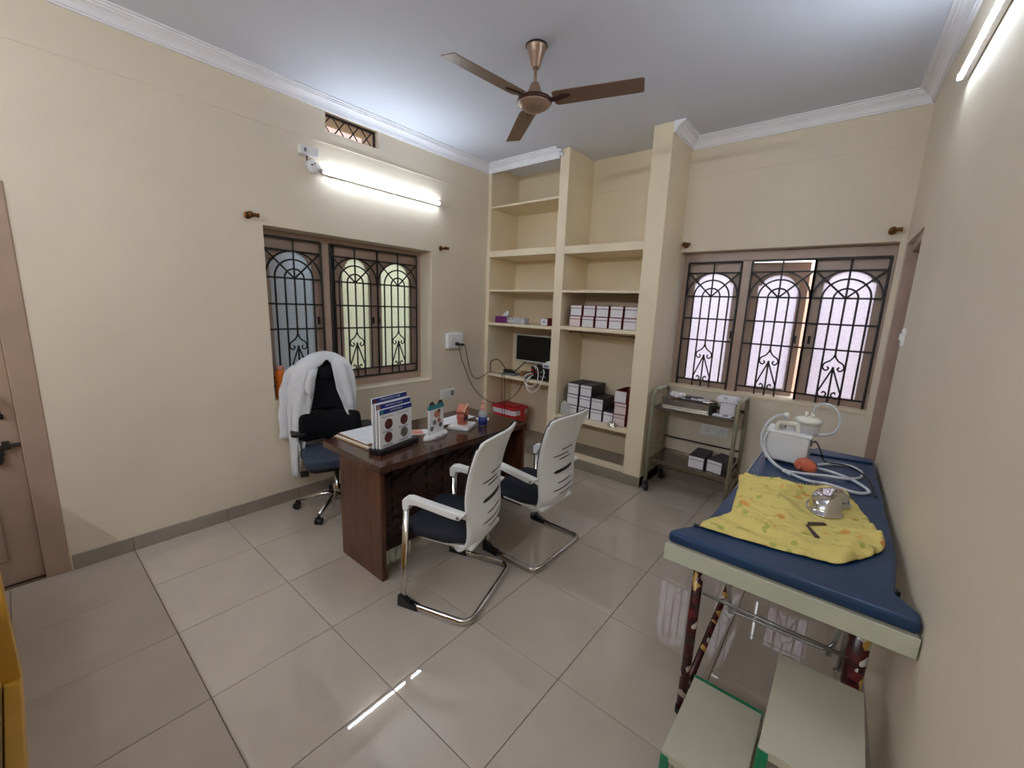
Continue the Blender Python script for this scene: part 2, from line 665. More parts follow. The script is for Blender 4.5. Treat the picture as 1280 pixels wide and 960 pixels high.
# ================================================================== SETTING
H = 3.29
RW0, RK = 3.738, 0.034                      # the right wall runs a little out of square


def rw(y):
    return RW0 + RK * (0.5 - y)


RANG = math.atan(RK)                         # turn of things that follow the right wall
Y_FRONT = -5.35


def wall_cells(bm, us, vs, holes, f, w0, w1):
    """a wall as one mesh with openings; u along, v up"""
    us = sorted(set(us + [h[0] for h in holes] + [h[1] for h in holes]))
    vs = sorted(set(vs + [h[2] for h in holes] + [h[3] for h in holes]))
    solid = {}
    for i in range(len(us) - 1):
        for j in range(len(vs) - 1):
            cu, cv = (us[i] + us[i + 1]) / 2, (vs[j] + vs[j + 1]) / 2
            solid[i, j] = not any(h[0] < cu < h[1] and h[2] < cv < h[3] for h in holes)
    vt = {}

    def V(i, j, k):
        if (i, j, k) not in vt:
            vt[i, j, k] = bm.verts.new(f(us[i], vs[j], (w0, w1)[k]))
        return vt[i, j, k]
    for (i, j), s in solid.items():
        if not s:
            continue
        for k in (0, 1):
            bm.faces.new([V(i, j, k), V(i + 1, j, k), V(i + 1, j + 1, k), V(i, j + 1, k)])
        for di, dj, e in ((-1, 0, ((0, 0), (0, 1))), (1, 0, ((1, 0), (1, 1))), (0, -1, ((0, 0), (1, 0))), (0, 1, ((0, 1), (1, 1)))):
            if not solid.get((i + di, j + dj), False):
                (a, b), (c, d) = e
                bm.faces.new([V(i + a, j + b, 0), V(i + c, j + d, 0), V(i + c, j + d, 1), V(i + a, j + b, 1)])
    return bm


# window 1 (left wall), vent, door 1
W1 = dict(u0=-2.462, u1=-0.846, z0=0.885, z1=2.246)
VENT = (-1.94, -1.455, 3.055, 3.20)
D1 = (-4.75, -3.70, 0.0, 2.26)
struct(obj('wall_left', wall_cells(B(), [Y_FRONT - 0.2, 0.73], [-0.05, H + 0.1],
       [(W1['u0'], W1['u1'], W1['z0'], W1['z1']), VENT, D1], FX, 0.0, -0.28), 'wall'))
# window wall
W2 = dict(u0=2.122, u1=3.705, z0=0.985, z1=2.29)
struct(obj('wall_back', wall_cells(B(), [-0.28, 4.0], [-0.05, H + 0.1],
       [(W2['u0'], W2['u1'], W2['z0'], W2['z1'])], FY, 0.5, 0.78), 'wall'))
# right wall with the doorway next to the corner
D2 = (-0.30, 0.455, 0.0, 2.262)
struct(obj('wall_right', wall_cells(B(), [Y_FRONT - 0.2, 0.5], [-0.05, H + 0.1], [D2],
       lambda u, v, w: Vector((rw(u) + w, u, v)), 0.0, 0.2), 'wall'))
struct(obj('wall_front', bx((-0.28, Y_FRONT, -0.05), (4.2, Y_FRONT - 0.2, H + 0.1)), 'wall'))
struct(obj('ceiling', bx((-0.28, Y_FRONT - 0.2, H), (4.2, 0.78, H + 0.12)), 'ceiling'))

# floor: grout bed with one object per tile
floor = struct(obj('floor', bx((-0.25, Y_FRONT - 0.2, -0.12), (4.2, 0.75, -0.004)), 'grout'))
T, GX, GY, GAP = 0.54, 0.0045, -3.4065, 0.0016
full = None
for i in range(-1, 8):
    for j in range(-4, 8):
        x0, x1 = GX + i * T, GX + (i + 1) * T
        y0, y1 = GY + j * T, GY + (j + 1) * T
        cx0, cx1, cy0, cy1 = max(x0, -0.02), min(x1, 3.97), max(y0, Y_FRONT), min(y1, 0.52)
        if cx1 - cx0 < 0.03 or cy1 - cy0 < 0.03:
            continue
        whole = abs(cx1 - cx0 - T) < 1e-6 and abs(cy1 - cy0 - T) < 1e-6
        dz = random.uniform(-0.0002, 0.0002)
        if whole and full is not None:
            same('tile', full, floor, (x0, y0, dz))
        else:
            o = obj('tile', bx((GAP, GAP, -0.01), (cx1 - cx0 - GAP, cy1 - cy0 - GAP, 0.0)), 'tile', floor,
                    bevel=0.001, seg=1, loc=(cx0, cy0, dz))
            if whole:
                full = o

# skirting tiles
bl = struct(obj('baseboard_left', bx((0.0, -3.69, 0.0), (0.004, 0.0, 0.094)), 'grout'))
y = -3.69
for yb in [GY + 0.55 * 0 + k * T for k in range(0, 7)] + [0.0]:
    if yb > y + 0.02:
        obj('tile', bx((0.0005, y + 0.0012, 0.0), (0.012, min(yb, 0.0) - 0.0012, 0.097)), 'skirt', bl, bevel=0.001, seg=1)
        y = yb
bb = struct(obj('baseboard_back', bx((2.122, 0.496, 0.0), (rw(0.5), 0.5, 0.094)), 'grout'))
x = 2.122
for xb in (GX + 4 * T, GX + 5 * T, GX + 6 * T, rw(0.5) - 0.002):
    obj('tile', bx((x + 0.0012, 0.488, 0.0), (xb - 0.0012, 0.4995, 0.097)), 'skirt', bb, bevel=0.001, seg=1)
    x = xb
br = struct(obj('baseboard_right', prism(B(), [(rw(-0.32) - 0.004, -0.32), (rw(-5.3) - 0.004, -5.3), (rw(-5.3), -5.3), (rw(-0.32), -0.32)], FZ, 0, 0.094), 'grout'))
y = -0.32
for yb in [GY + k * T for k in range(5, -4, -1)]:
    obj('tile', prism(B(), [(rw(y) - 0.012, y - 0.001), (rw(yb) - 0.012, yb + 0.001), (rw(yb) - 0.0005, yb + 0.001), (rw(y) - 0.0005, y - 0.001)], FZ, 0, 0.097), 'skirt', br)
    y = yb

# plaster cornices: profile (out from wall, below ceiling)
CP = [(0.0, -0.088), (0.014, -0.088), (0.014, -0.077), (0.023, -0.077), (0.023, -0.068), (0.030, -0.052), (0.044, -0.036), (0.060, -0.028),
      (0.060, -0.020), (0.074, -0.020), (0.074, -0.009), (0.094, -0.009), (0.094, 0.0), (0.0, 0.0)]


def cornice(name, path, outs):
    """sweep CP along wall points; outs = direction away from the wall at each point"""
    bm = B()
    rings = [[bm.verts.new(Vector((p[0] + d[0] * a, p[1] + d[1] * a, H + h))) for a, h in CP] for p, d in zip(path, outs)]
    for a, b in zip(rings, rings[1:]):
        for k in range(len(CP)):
            bm.faces.new([a[k], a[(k + 1) % len(CP)], b[(k + 1) % len(CP)], b[k]])
    bm.faces.new(rings[0])
    bm.faces.new(list(reversed(rings[-1])))
    return struct(obj(name, bm, 'plaster'))


cornice('trim_1', [(0, Y_FRONT), (0, 0.0)], [(1, 0), (1, -1)])
cornice('trim_2', [(0, 0.0), (0.985, 0.0)], [(1, -1), (0.0, -1)])
cornice('trim_3', [(2.122, -0.015), (2.122, 0.5), (rw(0.5), 0.5), (rw(Y_FRONT), Y_FRONT)], [(1, 0.12), (1, -1), (-1, -1), (-1, 0)])
# broken plaster stub left behind where the cornice was cut off above the middle pillar
bm = B()
for k in range(9):
    c = Vector((0.992 + random.uniform(-0.01, 0.025), -0.025 + random.uniform(-0.02, 0.02), H - 0.02 - random.uniform(0, 0.04)))
    bmesh.ops.create_icosphere(bm, subdivisions=1, radius=random.uniform(0.012, 0.024), matrix=Matrix.Translation(c))
struct(obj('trim_4', bm, 'plaster'))
# raised plaster joint line round the room
struct(obj('trim_5', bx((0.0, Y_FRONT, 2.957), (0.004, 0.0, 2.965)), 'wall', bevel=0.0015))
struct(obj('trim_6', bx((2.122, 0.4965, 2.955), (rw(0.5), 0.5, 2.960)), 'wall', bevel=0.001))

# outside the windows, with an added wall and slab that cut sky light
struct(obj('outside_ground', bx((-14, -12, -0.4), (14, 14, -0.3)), 'earth'))
struct(obj('outside_wall_green', bx((-2.9, -8, -0.3), (-2.7, 3, 1.9)), 'grey_wall'))
struct(obj('added_shade_wall', bx((-0.95, -3.4, -0.3), (-0.8, -1.98, 2.7)), 'pink_wall'))  # added close by so the first bay gets less daylight
struct(obj('outside_wall_upper', bx((-0.97, -3.4, 2.75), (-0.85, -0.7, 3.9)), 'pink_wall'))
struct(obj('added_shade_slab', bx((-1.0, -3.5, 3.9), (-0.28, -0.6, 4.0)), 'pink_wall'))  # unseen slab added to keep sky light off the wall behind the vent
struct(obj('outside_wall_salmon', bx((0.5, 3.3, -0.3), (7.5, 3.5, 2.3)), 'salmon_wall'))
bm = B()
rnd = random.Random(3)
for k in range(2600):
    p = Vector((-1.85 + rnd.uniform(-0.4, 0.4), rnd.uniform(-1.9, 1.6), rnd.uniform(-0.25, 1.9 + 0.25 * math.sin(k))))
    a = Vector((rnd.gauss(0, 1), rnd.gauss(0, 1), rnd.gauss(0, 1))).normalized()
    b2 = a.orthogonal().normalized()
    s = rnd.uniform(0.04, 0.08)
    vs = [bm.verts.new(p + a * s), bm.verts.new(p + b2 * s * 0.45), bm.verts.new(p - a * s), bm.verts.new(p - b2 * s * 0.45)]
    bm.faces.new(vs)
hedge = obj('hedge', bm, 'leaf')
hedge['kind'] = 'stuff'
tag(hedge, 'green leafy hedge outside behind the obscured window glass', 'hedge')


# ------------------------------------------------------------------ windows
def arc(cu, cv, r, a0, a1, n=12):
    return [(cu + r * math.cos(a0 + (a1 - a0) * k / n), cv + r * math.sin(a0 + (a1 - a0) * k / n)) for k in range(n + 1)]


def bar(bm, f, pts, w, r=0.0076, seg=6):
    tube(bm, [f(u, v, w) for u, v in pts], r, seg)


def scroll(cu, cv, r, sgn, up):
    out = []
    for k in range(15):
        t = k / 14
        a = up * (PI * 0.5) - sgn * up * t * PI * 1.75
        rr = r * (1 - 0.62 * t)
        out.append((cu + rr * math.cos(a), cv + rr * math.sin(a)))
    return out


def grille_bay(bm, f, ua, ub, w):
    """ornamental iron for one arched bay"""
    Z = dict(b=0.972, l=1.048, h2=1.452, h1=1.662, c=1.876, s=2.098, t=2.196)
    c, hw = (ua + ub) / 2, (ub - ua) / 2
    for z in (Z['b'], Z['t']):
        bar(bm, f, [(ua, z), (ub, z)], w, 0.009)
    for u in (ua, ub):
        bar(bm, f, [(u, Z['b']), (u, Z['t'])], w, 0.0095)
    for z in (Z['s'], Z['c'], Z['h1'], Z['h2'], Z['l']):
        bar(bm, f, [(ua, z), (ub, z)], w)
    bar(bm, f, [(c, 1.40), (c, Z['t'])], w)
    r1, r2 = hw * 0.34, hw * 0.675
    vs = Z['s'] - Z['c']
    for r in (r1, r2, hw * 0.97):
        k = min(1.0, vs / (hw * 0.97))
        bar(bm, f, [(c + (u - c), Z['c'] + (v - Z['c']) * k) for u, v in arc(c, Z['c'], r, 0, PI, 16)], w)
    for s in (-1, 1):
        bar(bm, f, [(c, Z['c']), (c + s * hw * 0.97, Z['s'])], w)
        bar(bm, f, [(c + s * r1, Z['b']), (c + s * r1, Z['c'])], w)
        bar(bm, f, [(c + s * r2, Z['l']), (c + s * r2, Z['c'])], w)
        # spade top and hanging scrolls
        bar(bm, f, spline2([(c, 1.40), (c + s * 0.028, 1.36), (c + s * 0.062, 1.335), (c + s * 0.072, 1.30), (c + s * 0.05, 1.275), (c + s * 0.03, 1.292), (c + s * 0.042, 1.31)]), w, 0.0066)
        bar(bm, f, [(c, 1.30), (c + s * r1 * 0.97, 1.085)], w, 0.0066)
        bar(bm, f, spline2([(c + s * r1 * 0.97, 1.085), (c + s * 0.066, 1.045), (c + s * 0.03, 1.048), (c + s * 0.018, 1.075), (c + s * 0.036, 1.093), (c + s * 0.046, 1.078)]), w, 0.0066)
    bar(bm, f, [(c, Z['b']), (c, 1.31)], w)
    bmesh.ops.create_icosphere(bm, subdivisions=1, radius=0.014, matrix=Matrix.Translation(f(c, 1.40, w)))
    bmesh.ops.create_icosphere(bm, subdivisions=1, radius=0.012, matrix=Matrix.Translation(f(c, 1.295, w)))


def spline2(pts):
    return [(p.x, p.y) for p in spline([(u, v, 0) for u, v in pts], 5)]


def sash(parent, f, ua, ub, za, zb, w, glass, latch_u=None, shift=0.0):
    """one shutter: frame with an arched opening, obscured pane, latch"""
    outer = [(ua, za), (ub, za), (ub, zb), (ua, zb)]
    s, bt, sh, pk = 0.068, 0.095, 0.205, 0.115
    a, b = ua + s, ub - s
    c, r = (a + b) / 2, (b - a) / 2 - 0.03
    inner = [(a, za + bt), (b, za + bt), (b, zb - sh)]
    inner += [(c + r * math.cos(t * PI / 10), zb - sh + 0.004 + (sh - pk) * math.sin(t * PI / 10)) for t in range(0, 11)]
    inner += [(a, zb - sh)]
    o = obj('sash', holed(B(), outer, inner, f, w, w + 0.03), 'trim', parent)
    obj('pane', prism(B(), [(a - 0.02, za + bt - 0.02), (b + 0.02, za + bt - 0.02), (b + 0.02, zb - pk + 0.02), (a - 0.02, zb - pk + 0.02)], f, w + 0.013, w + 0.017), glass, o)
    if latch_u is not None:
        zc = (za + zb) / 2 - 0.06
        bm = B()
        tube(bm, [f(latch_u, zc - 0.03, w - 0.004), f(latch_u, zc - 0.02, w - 0.018), f(latch_u, zc + 0.02, w - 0.018), f(latch_u, zc + 0.03, w - 0.004)], 0.006, 6)
        tube(bm, [f(latch_u, zc - 0.035, w - 0.003), f(latch_u, zc + 0.035, w - 0.003)], 0.01, 6)
        obj('latch', bm, 'iron', o)
    return o


def window(name, f, u0, u1, m0, m1, z0, z1, glasses, ajar=None):
    root = bpy.data.objects.new(name, None)
    COL.objects.link(root)
    root['kind'] = 'structure'
    fr = 0.05
    D = 0.085
    fb = B()
    for a, b, c, d in ((u0, u1, z0, 0.955), (u0, u1, 2.205, z1), (u0, u0 + fr, 0.955, 2.205), (u1 - fr, u1, 0.955, 2.205), (m0, m1, 0.955, 2.205)):
        prism(fb, [(a, c), (b, c), (b, d), (a, d)], f, 0.0, D)
    obj('frame', fb, 'trim', root, bevel=0.004)
    g = B()
    grille_bay(g, f, u0 + fr + 0.004, m0 - 0.006, -0.008)
    obj('grille', g, 'iron', root)
    g = B()
    mid = (m1 + u1 - fr) / 2
    grille_bay(g, f, m1 + 0.006, mid, -0.008)
    grille_bay(g, f, mid, u1 - fr - 0.006, -0.008)
    obj('grille', g, 'iron', root)
    sash(root, f, u0 + fr - 0.005, m0 + 0.005, 0.95, 2.21, 0.04, glasses[0], m0 - 0.03)
    return root, mid, fr


f1 = lambda u, v, w: Vector((-0.19 - w, u, v))
win1, mid1, fr1 = window('window_1', f1, W1['u0'], W1['u1'], -1.935, -1.862, W1['z0'], W1['z1'], ['glass_dim_tint'])
sash(win1, f1, -1.79, mid1 + 0.002, 0.95, 2.21, 0.04, 'glass_outdoor_tint', mid1 - 0.03)
sash(win1, f1, mid1 + 0.004, W1['u1'] - fr1 + 0.005, 0.95, 2.21, 0.04, 'glass_outdoor_tint', mid1 + 0.035)
obj('dark_gap_strip', prism(B(), [(-1.864, 0.95), (-1.79, 0.95), (-1.79, 2.205), (-1.864, 2.205)], f1, 0.045, 0.07), 'black', win1)  # black strip put in for the dark gap beside the mullion
f2 = lambda u, v, w: Vector((u, 0.63 + w, v))
win2, mid2, fr2 = window('window_2', f2, W2['u0'], 3.735, 2.652, 2.73, W2['z0'] - 0.03, W2['z1'], ['glass_white'])
# the middle shutter stands ajar, swung out on its mullion hinge
hx, ang = 2.726, math.radians(13)


def f2o(u, v, w):
    p = Vector((u - hx, w - 0.04, 0))
    p = Matrix.Rotation(ang, 3, 'Z') @ p
    return Vector((hx + p.x, 0.63 + 0.04 + p.y + 0.012, v))


sash(win2, f2o, hx, mid2 - 0.03, 0.95, 2.19, 0.04, 'glass_white', mid2 - 0.065)
sash(win2, f2, mid2 + 0.005, 3.735 - fr2 + 0.005, 0.95, 2.21, 0.04, 'glass_white', mid2 + 0.035)
# cream plaster sills
sl = B()
box(sl, (0.006, W1['u0'], W1['z0'] - 0.012), (-0.19, W1['u1'], W1['z0'] + 0.004))
obj('sill', sl, 'wall', win1, bevel=0.003)
sl = B()
box(sl, (W2['u0'], 0.492, W2['z0'] - 0.02), (W2['u1'], 0.63, W2['z0'] + 0.002))
obj('sill', sl, 'shelf_paint', win2, bevel=0.003)

# vent with crossed iron bars
vr = bpy.data.objects.new('window_3', None)
COL.objects.link(vr)
vr['kind'] = 'structure'
bm = B()
vy0, vy1, vz0, vz1 = VENT
st = (vz1 - vz0 + 0.06)
k = vy0 - 0.3
while k < vy1 + 0.3:
    for s in (1, -1):
        a = [k, vz0 - 0.01]
        b2 = [k + s * 0.13, vz1 + 0.01]
        pts = []
        for q in range(9):
            t = q / 8
            u, v = a[0] + (b2[0] - a[0]) * t, a[1] + (b2[1] - a[1]) * t
            if vy0 - 0.004 <= u <= vy1 + 0.004:
                pts.append((-0.06, u, v))
        if len(pts) > 1:
            tube(bm, pts, 0.0055, 6)
    k += 0.128
obj('grille', bm, 'iron', vr)
obj('frame', wall_cells(B(), [vy0, vy1], [vz0, vz1], [(vy0 + 0.012, vy1 - 0.012, vz0 + 0.012, vz1 - 0.012)], FX, -0.05, -0.075), 'iron_old', vr)

# door 1 (left wall, near the camera)
d1 = bpy.data.objects.new('door_1', None)
COL.objects.link(d1)
d1['kind'] = 'structure'
bm = B()
box(bm, (0.006, D1[1] - 0.105, 0), (-0.11, D1[1], D1[3]))
box(bm, (0.006, D1[0], 0), (-0.11, D1[0] + 0.105, D1[3]))
box(bm, (0.006, D1[0] + 0.105, D1[3] - 0.10), (-0.11, D1[1] - 0.105, D1[3]))
obj('frame', bm, 'door', d1, bevel=0.006)
obj('leaf', bx((-0.035, D1[0] + 0.10, 0.008), (-0.075, D1[1] - 0.105, D1[3] - 0.095)), 'door', d1, bevel=0.004)
for z0, z1 in ((0.16, 0.72), (0.94, 2.02)):
    for y0, y1 in ((-4.60, -4.27), (-4.22, -3.93)):
        p = obj('panel', holed(B(), [(y0, z0), (y1, z0), (y1, z1), (y0, z1)], [(y0 + 0.03, z0 + 0.03), (y1 - 0.03, z0 + 0.03), (y1 - 0.03, z1 - 0.03), (y0 + 0.03, z1 - 0.03)], FX, -0.036, -0.024), 'door', d1, bevel=0.006)
        obj('field', prism(B(), [(y0 + 0.05, z0 + 0.05), (y1 - 0.05, z0 + 0.05), (y1 - 0.05, z1 - 0.05), (y0 + 0.05, z1 - 0.05)], FX, -0.036, -0.028), 'door', p, bevel=0.004)
hb = B()
tube(hb, fillet([(-0.034, -3.862, 1.12), (0.006, -3.862, 1.115), (0.006, -3.862, 1.02), (-0.034, -3.862, 1.015)], 0.02), 0.008, 8)
for z in (1.128, 1.008):
    box(hb, (-0.036, -3.875, z - 0.014), (-0.03, -3.849, z + 0.014))
obj('handle', hb, 'iron_old', d1)
bo = B()
tube(bo, [(-0.012, -4.10, 0.845), (-0.012, -3.775, 0.845)], 0.009, 8)
for y in (-4.04, -3.93, -3.86):
    box(bo, (-0.036, y - 0.014, 0.825), (-0.002, y + 0.014, 0.868))
box(bo, (-0.036, -4.0, 0.79), (-0.012, -3.87, 0.828))
lathe(bo, [(0.012, -0.036), (0.026, -0.03), (0.026, 0.004), (0.012, 0.008)], 12, (0, -3.90, 0.77), 'x')
box(bo, (0.0, -3.79, 0.822), (-0.03, -3.765, 0.868))
obj('bolt', bo, 'iron_old', d1)
obj('threshold', bx((-0.11, D1[0] + 0.105, 0.0), (0.0, D1[1] - 0.105, 0.006)), 'steel', d1)

# door 2 (right wall, corner): brown frame and leaf set back in the opening
d2 = bpy.data.objects.new('door_2', None)
COL.objects.link(d2)
d2['kind'] = 'structure'
bm = B()
xr = rw(0.4)
box(bm, (xr + 0.0, 0.405, 0), (xr + 0.14, 0.455, D2[3]))
box(bm, (xr + 0.03, -0.30, 0), (xr + 0.14, -0.26, D2[3]))
box(bm, (xr + 0.03, -0.26, D2[3] - 0.06), (xr + 0.14, 0.405, D2[3]))
obj('frame', bm, 'trim', d2, bevel=0.004)
lf = obj('leaf', bx((xr + 0.09, -0.26, 0.01), (xr + 0.125, 0.405, D2[3] - 0.06)), 'door', d2, bevel=0.003)
tube(hb2 := B(), fillet([(xr + 0.09, -0.2, 1.06), (xr + 0.06, -0.2, 1.06), (xr + 0.06, -0.2, 0.96), (xr + 0.09, -0.2, 0.96)], 0.015), 0.007, 8)
obj('handle', hb2, 'iron_old', lf)

# ================================================================== BUILT-IN SHELVES
P1, P2A, P2B, P3A, P3B = 0.052, 0.99, 1.098, 1.945, 2.12
sh = thing('built_in_shelving', 'tall cream built-in shelving with two open columns between plastered pillars', 'shelving')
obj('pillar', bx((0.0, -0.0, 0), (P1, 0.5, H)), 'shelf_paint', sh, bevel=0.004)
obj('pillar', bx((P2A, -0.0, 0), (P2B, 0.5, H)), 'shelf_paint', sh, bevel=0.004)
obj('pillar', bx((P3A, -0.005, 0), (P3B, 0.5, H)), 'shelf_paint', sh, bevel=0.005)
obj('beam', bx((P1, 0.0, 2.275), (P2A, 0.5, 2.345)), 'shelf_paint', sh, bevel=0.003)
obj('beam', bx((P2B, 0.0, 2.265), (P3A, 0.5, 2.342)), 'shelf_paint', sh, bevel=0.003)
obj('shelf_board', bx((P1, 0.0, 2.822), (P2A, 0.5, 2.843)), 'shelf_paint', sh, bevel=0.002)
for a, b, z, t in ((P1, P2A, 1.90, 0.022), (P2B, P3A, 1.90, 0.026), (P1, P2A, 1.509, 0.032), (P2B, P3A, 1.526, 0.038), (P1, P2A, 0.885, 0.032), (P2B, P3A, 0.545, 0.034)):
    obj('shelf_board', bx((a, 0.0, z - t), (b, 0.5, z)), 'shelf_paint', sh, bevel=0.003)
obj('back_panel', bx((0.0, 0.496, 0), (P3B, 0.5, H)), 'shelf_paint', sh)
pl = obj('plinth', bx((0.0, 0.006, 0), (P3B, 0.496, 0.100)), 'grout', sh)
x = 0.0
for xb in [GX + k * T for k in range(1, 4)] + [P3B]:
    obj('tile', bx((x + 0.0012, -0.008, 0.0), (xb - 0.0012, 0.0055, 0.105)), 'skirt', pl, bevel=0.001, seg=1)
    x = xb
for a, b in ((P1, 0.5445), (0.5445, P2A), (P2B, 1.6245), (1.6245, P3A)):
    obj('tile', bx((a + 0.001, -0.004, 0.1), (b - 0.001, 0.49, 0.109)), 'skirt', pl)
obj('ledge', bx((P2B, -0.004, 0.109), (P3A, 0.055, 0.155)), 'shelf_paint', sh, bevel=0.003)
obj('joint_line', bx((P2B, 0.4925, 2.95), (P3A, 0.4965, 2.955)), 'shelf_paint', sh)


# ================================================================== LAMPS
def tube_light(name, label, loc, rotz, length, group, glow='tube'):
    """wall batten with a lit tube; local y runs along it, +x away from the wall"""
    t = thing(name, label, 'lamp', loc, rotz, group)
    obj('batten', bx((0.0, 0, -0.0155), (0.022, length, 0.0155)), 'white_plastic', t, bevel=0.003)
    obj('lit_tube', prism(B(), [(0.022, -0.013), (0.026, -0.013), (0.034, -0.009), (0.038, 0.0), (0.034, 0.009), (0.026, 0.013), (0.022, 0.013)], lambda u, v, w: Vector((u, w, v)), 0.012, length - 0.012), glow, t)
    for y in (0.0, length - 0.014):
        obj('end_cap', bx((0.0, y, -0.016), (0.041, y + 0.014, 0.016)), 'white_plastic', t, bevel=0.004)
    return t


G = 'tube lamps on the walls'
tube_light('tube_light', 'lit white tube lamp on the window wall below the vent', (0.002, -2.005, 2.73), 0.0, 1.25, G)
tube_light('tube_light', 'lit white tube lamp high on the plain wall above the couch', (rw(-0.75) - 0.002, -0.75, 2.86), PI + -RANG * -1, 1.25, G)
tube_light('tube_light', 'lit white tube lamp on the wall behind the camera, toward the couch side', (3.3, Y_FRONT + 0.002, 2.72), PI / 2, 1.25, G, 'tube_rear')
tube_light('tube_light', 'added fill tube lamp on the wall behind the camera, toward the door side', (1.75, Y_FRONT + 0.002, 2.72), PI / 2, 1.25, G, 'tube_rear')  # second rear lamp, added to brighten the room from behind

sb = thing('switch_box', 'small white switch box on the wall above the lamp end', 'switch', (0.0, -2.10, 2.85))
obj('case', bx((0.0, -0.073, -0.034), (0.045, 0.073, 0.034)), 'white_plastic', sb, bevel=0.006)
obj('switch', bx((0.045, -0.045, -0.014), (0.05, -0.027, 0.014)), 'grey_plastic', sb, bevel=0.002)
obj('socket', lathe(B(), [(0.0, 0.045), (0.017, 0.045), (0.017, 0.047), (0.0, 0.047)], 14, (0, 0.035, 0), 'x'), 'white_gloss', sb)
jr = thing('ceiling_rose', 'round white wiring rose between switch box and lit tube', 'fitting', (0.0, -2.065, 2.752))
obj('cap', lathe(B(), [(0.05, 0.0), (0.05, 0.012), (0.044, 0.022), (0.02, 0.03), (0.0, 0.031)], 24, (0, 0, 0), 'x'), 'white_plastic', jr, smooth=True)
obj('terminal', bx((0.03, -0.022, 0.0), (0.034, -0.008, 0.01)), 'black', jr)
obj('terminal', bx((0.03, 0.0, 0.014), (0.034, 0.012, 0.022)), 'black', jr)
w = B()
tube(w, spline([(0.012, -0.06, 0.07), (0.016, -0.062, 0.02), (0.012, -0.055, -0.03), (0.014, -0.02, -0.056), (0.014, 0.03, -0.05), (0.014, 0.062, -0.036)], 6), 0.003, 6)
obj('wire', w, 'white_plastic', jr, smooth=True)
w = B()
tube(w, spline([(0.02, -0.045, 0.068), (0.022, -0.05, 0.05), (0.016, -0.046, 0.032)], 5), 0.004, 6)
obj('wire', w, 'dark_red', jr, smooth=True)

# ceiling fan
fx, fy = 1.78, -1.50
fn = thing('ceiling_fan', 'copper brown three-blade ceiling fan hanging from white ceiling', 'fan', (fx, fy, H))
obj('canopy', lathe(B(), [(0.0, 0.0), (0.062, 0.0), (0.062, -0.012), (0.056, -0.02), (0.055, -0.032), (0.05, -0.04), (0.03, -0.112), (0.026, -0.118), (0.024, -0.126), (0.0, -0.126)], 28), 'fan', fn, smooth=True)
obj('canopy_ring', lathe(B(), [(0.0, 0.0), (0.067, 0.0), (0.067, -0.007), (0.0, -0.007)], 28), 'iron', fn)
obj('down_rod', lathe(B(), [(0.0, -0.11), (0.0095, -0.11), (0.0095, -0.24), (0.0, -0.24)], 12), 'fan', fn, smooth=True)
obj('motor_cup', lathe(B(), [(0.0, -0.20), (0.018, -0.202), (0.028, -0.214), (0.044, -0.255), (0.054, -0.285), (0.054, -0.292), (0.0, -0.292)], 28), 'fan', fn, smooth=True)
obj('motor_rim', lathe(B(), [(0.0, -0.290), (0.088, -0.290), (0.108, -0.300), (0.110, -0.318), (0.102, -0.322), (0.0, -0.322)], 36), 'fan_dark', fn, smooth=True)
obj('motor_bowl', lathe(B(), [(0.0, -0.320), (0.104, -0.320), (0.100, -0.332), (0.094, -0.334), (0.088, -0.342), (0.062, -0.358), (0.03, -0.366), (0.0, -0.368)], 36), 'fan', fn, smooth=True)
for aa in (17.5, 141.0, 263.5):
    R = Matrix.Rotation(math.radians(aa), 4, 'Z') @ Matrix.Translation((0, 0, -0.308)) @ Matrix.Rotation(math.radians(-11), 4, 'X')
    bm = B()
    pts = [(0.125, -0.052), (0.14, -0.062), (0.16, -0.064), (0.655, -0.058), (0.668, -0.05), (0.66, 0.055), (0.65, 0.06), (0.16, 0.064), (0.14, 0.062), (0.125, 0.05)]
    prism(bm, pts, lambda u, v, w2: R @ Vector((u, v, w2)), -0.0025, 0.0025)
    bl_ = obj('blade', bm, 'fan_blade', fn, bevel=0.002)
    bm = B()
    prism(bm, [(0.09, -0.018), (0.15, -0.022), (0.19, -0.032), (0.235, -0.02), (0.235, -0.008), (0.19, 0.006), (0.15, 0.022), (0.09, 0.018)], lambda u, v, w2: R @ Vector((u, v, w2)), -0.008, -0.0026)
    obj('blade_bracket', bm, 'fan_dark', bl_, bevel=0.002)

# curtain-rod brackets
G = 'brass curtain rod brackets beside the windows'


def bracket(label, loc, axis):
    t = thing('curtain_bracket', label, 'bracket', loc, 0.0 if axis == 'x' else -PI / 2, G)
    obj('rosette', lathe(B(), [(0.026, 0.0), (0.026, 0.004), (0.016, 0.010), (0.008, 0.012), (0.0, 0.012)], 16, (0, 0, 0), 'x'), 'brass', t, smooth=True)
    obj('stem', lathe(B(), [(0.008, 0.01), (0.008, 0.05), (0.016, 0.055), (0.023, 0.068), (0.016, 0.082), (0.008, 0.088), (0.0, 0.088)], 16, (0, 0, 0), 'x'), 'brass', t, smooth=True)
    obj('rod_socket', lathe(B(), [(0.0, -0.0), (0.012, 0.0), (0.014, 0.012), (0.014, 0.044), (0.016, 0.046), (0.016, 0.052), (0.0, 0.052)], 16, (0.066, 0.0, 0.0), 'y'), 'brass', t, smooth=True)
    return t


bracket('brass curtain bracket on the lamp wall at the door side of the window', (0.0, -2.56, 2.295), 'x')
bracket('brass curtain bracket on the lamp wall at the shelf side of the window', (0.0, -0.725, 2.292), 'x')
bracket('brass curtain bracket above the bright window next to the shelf pillar', (2.165, 0.5, 2.352), 'y')
bracket('brass curtain bracket above the bright window near the room corner', (3.648, 0.5, 2.365), 'y')

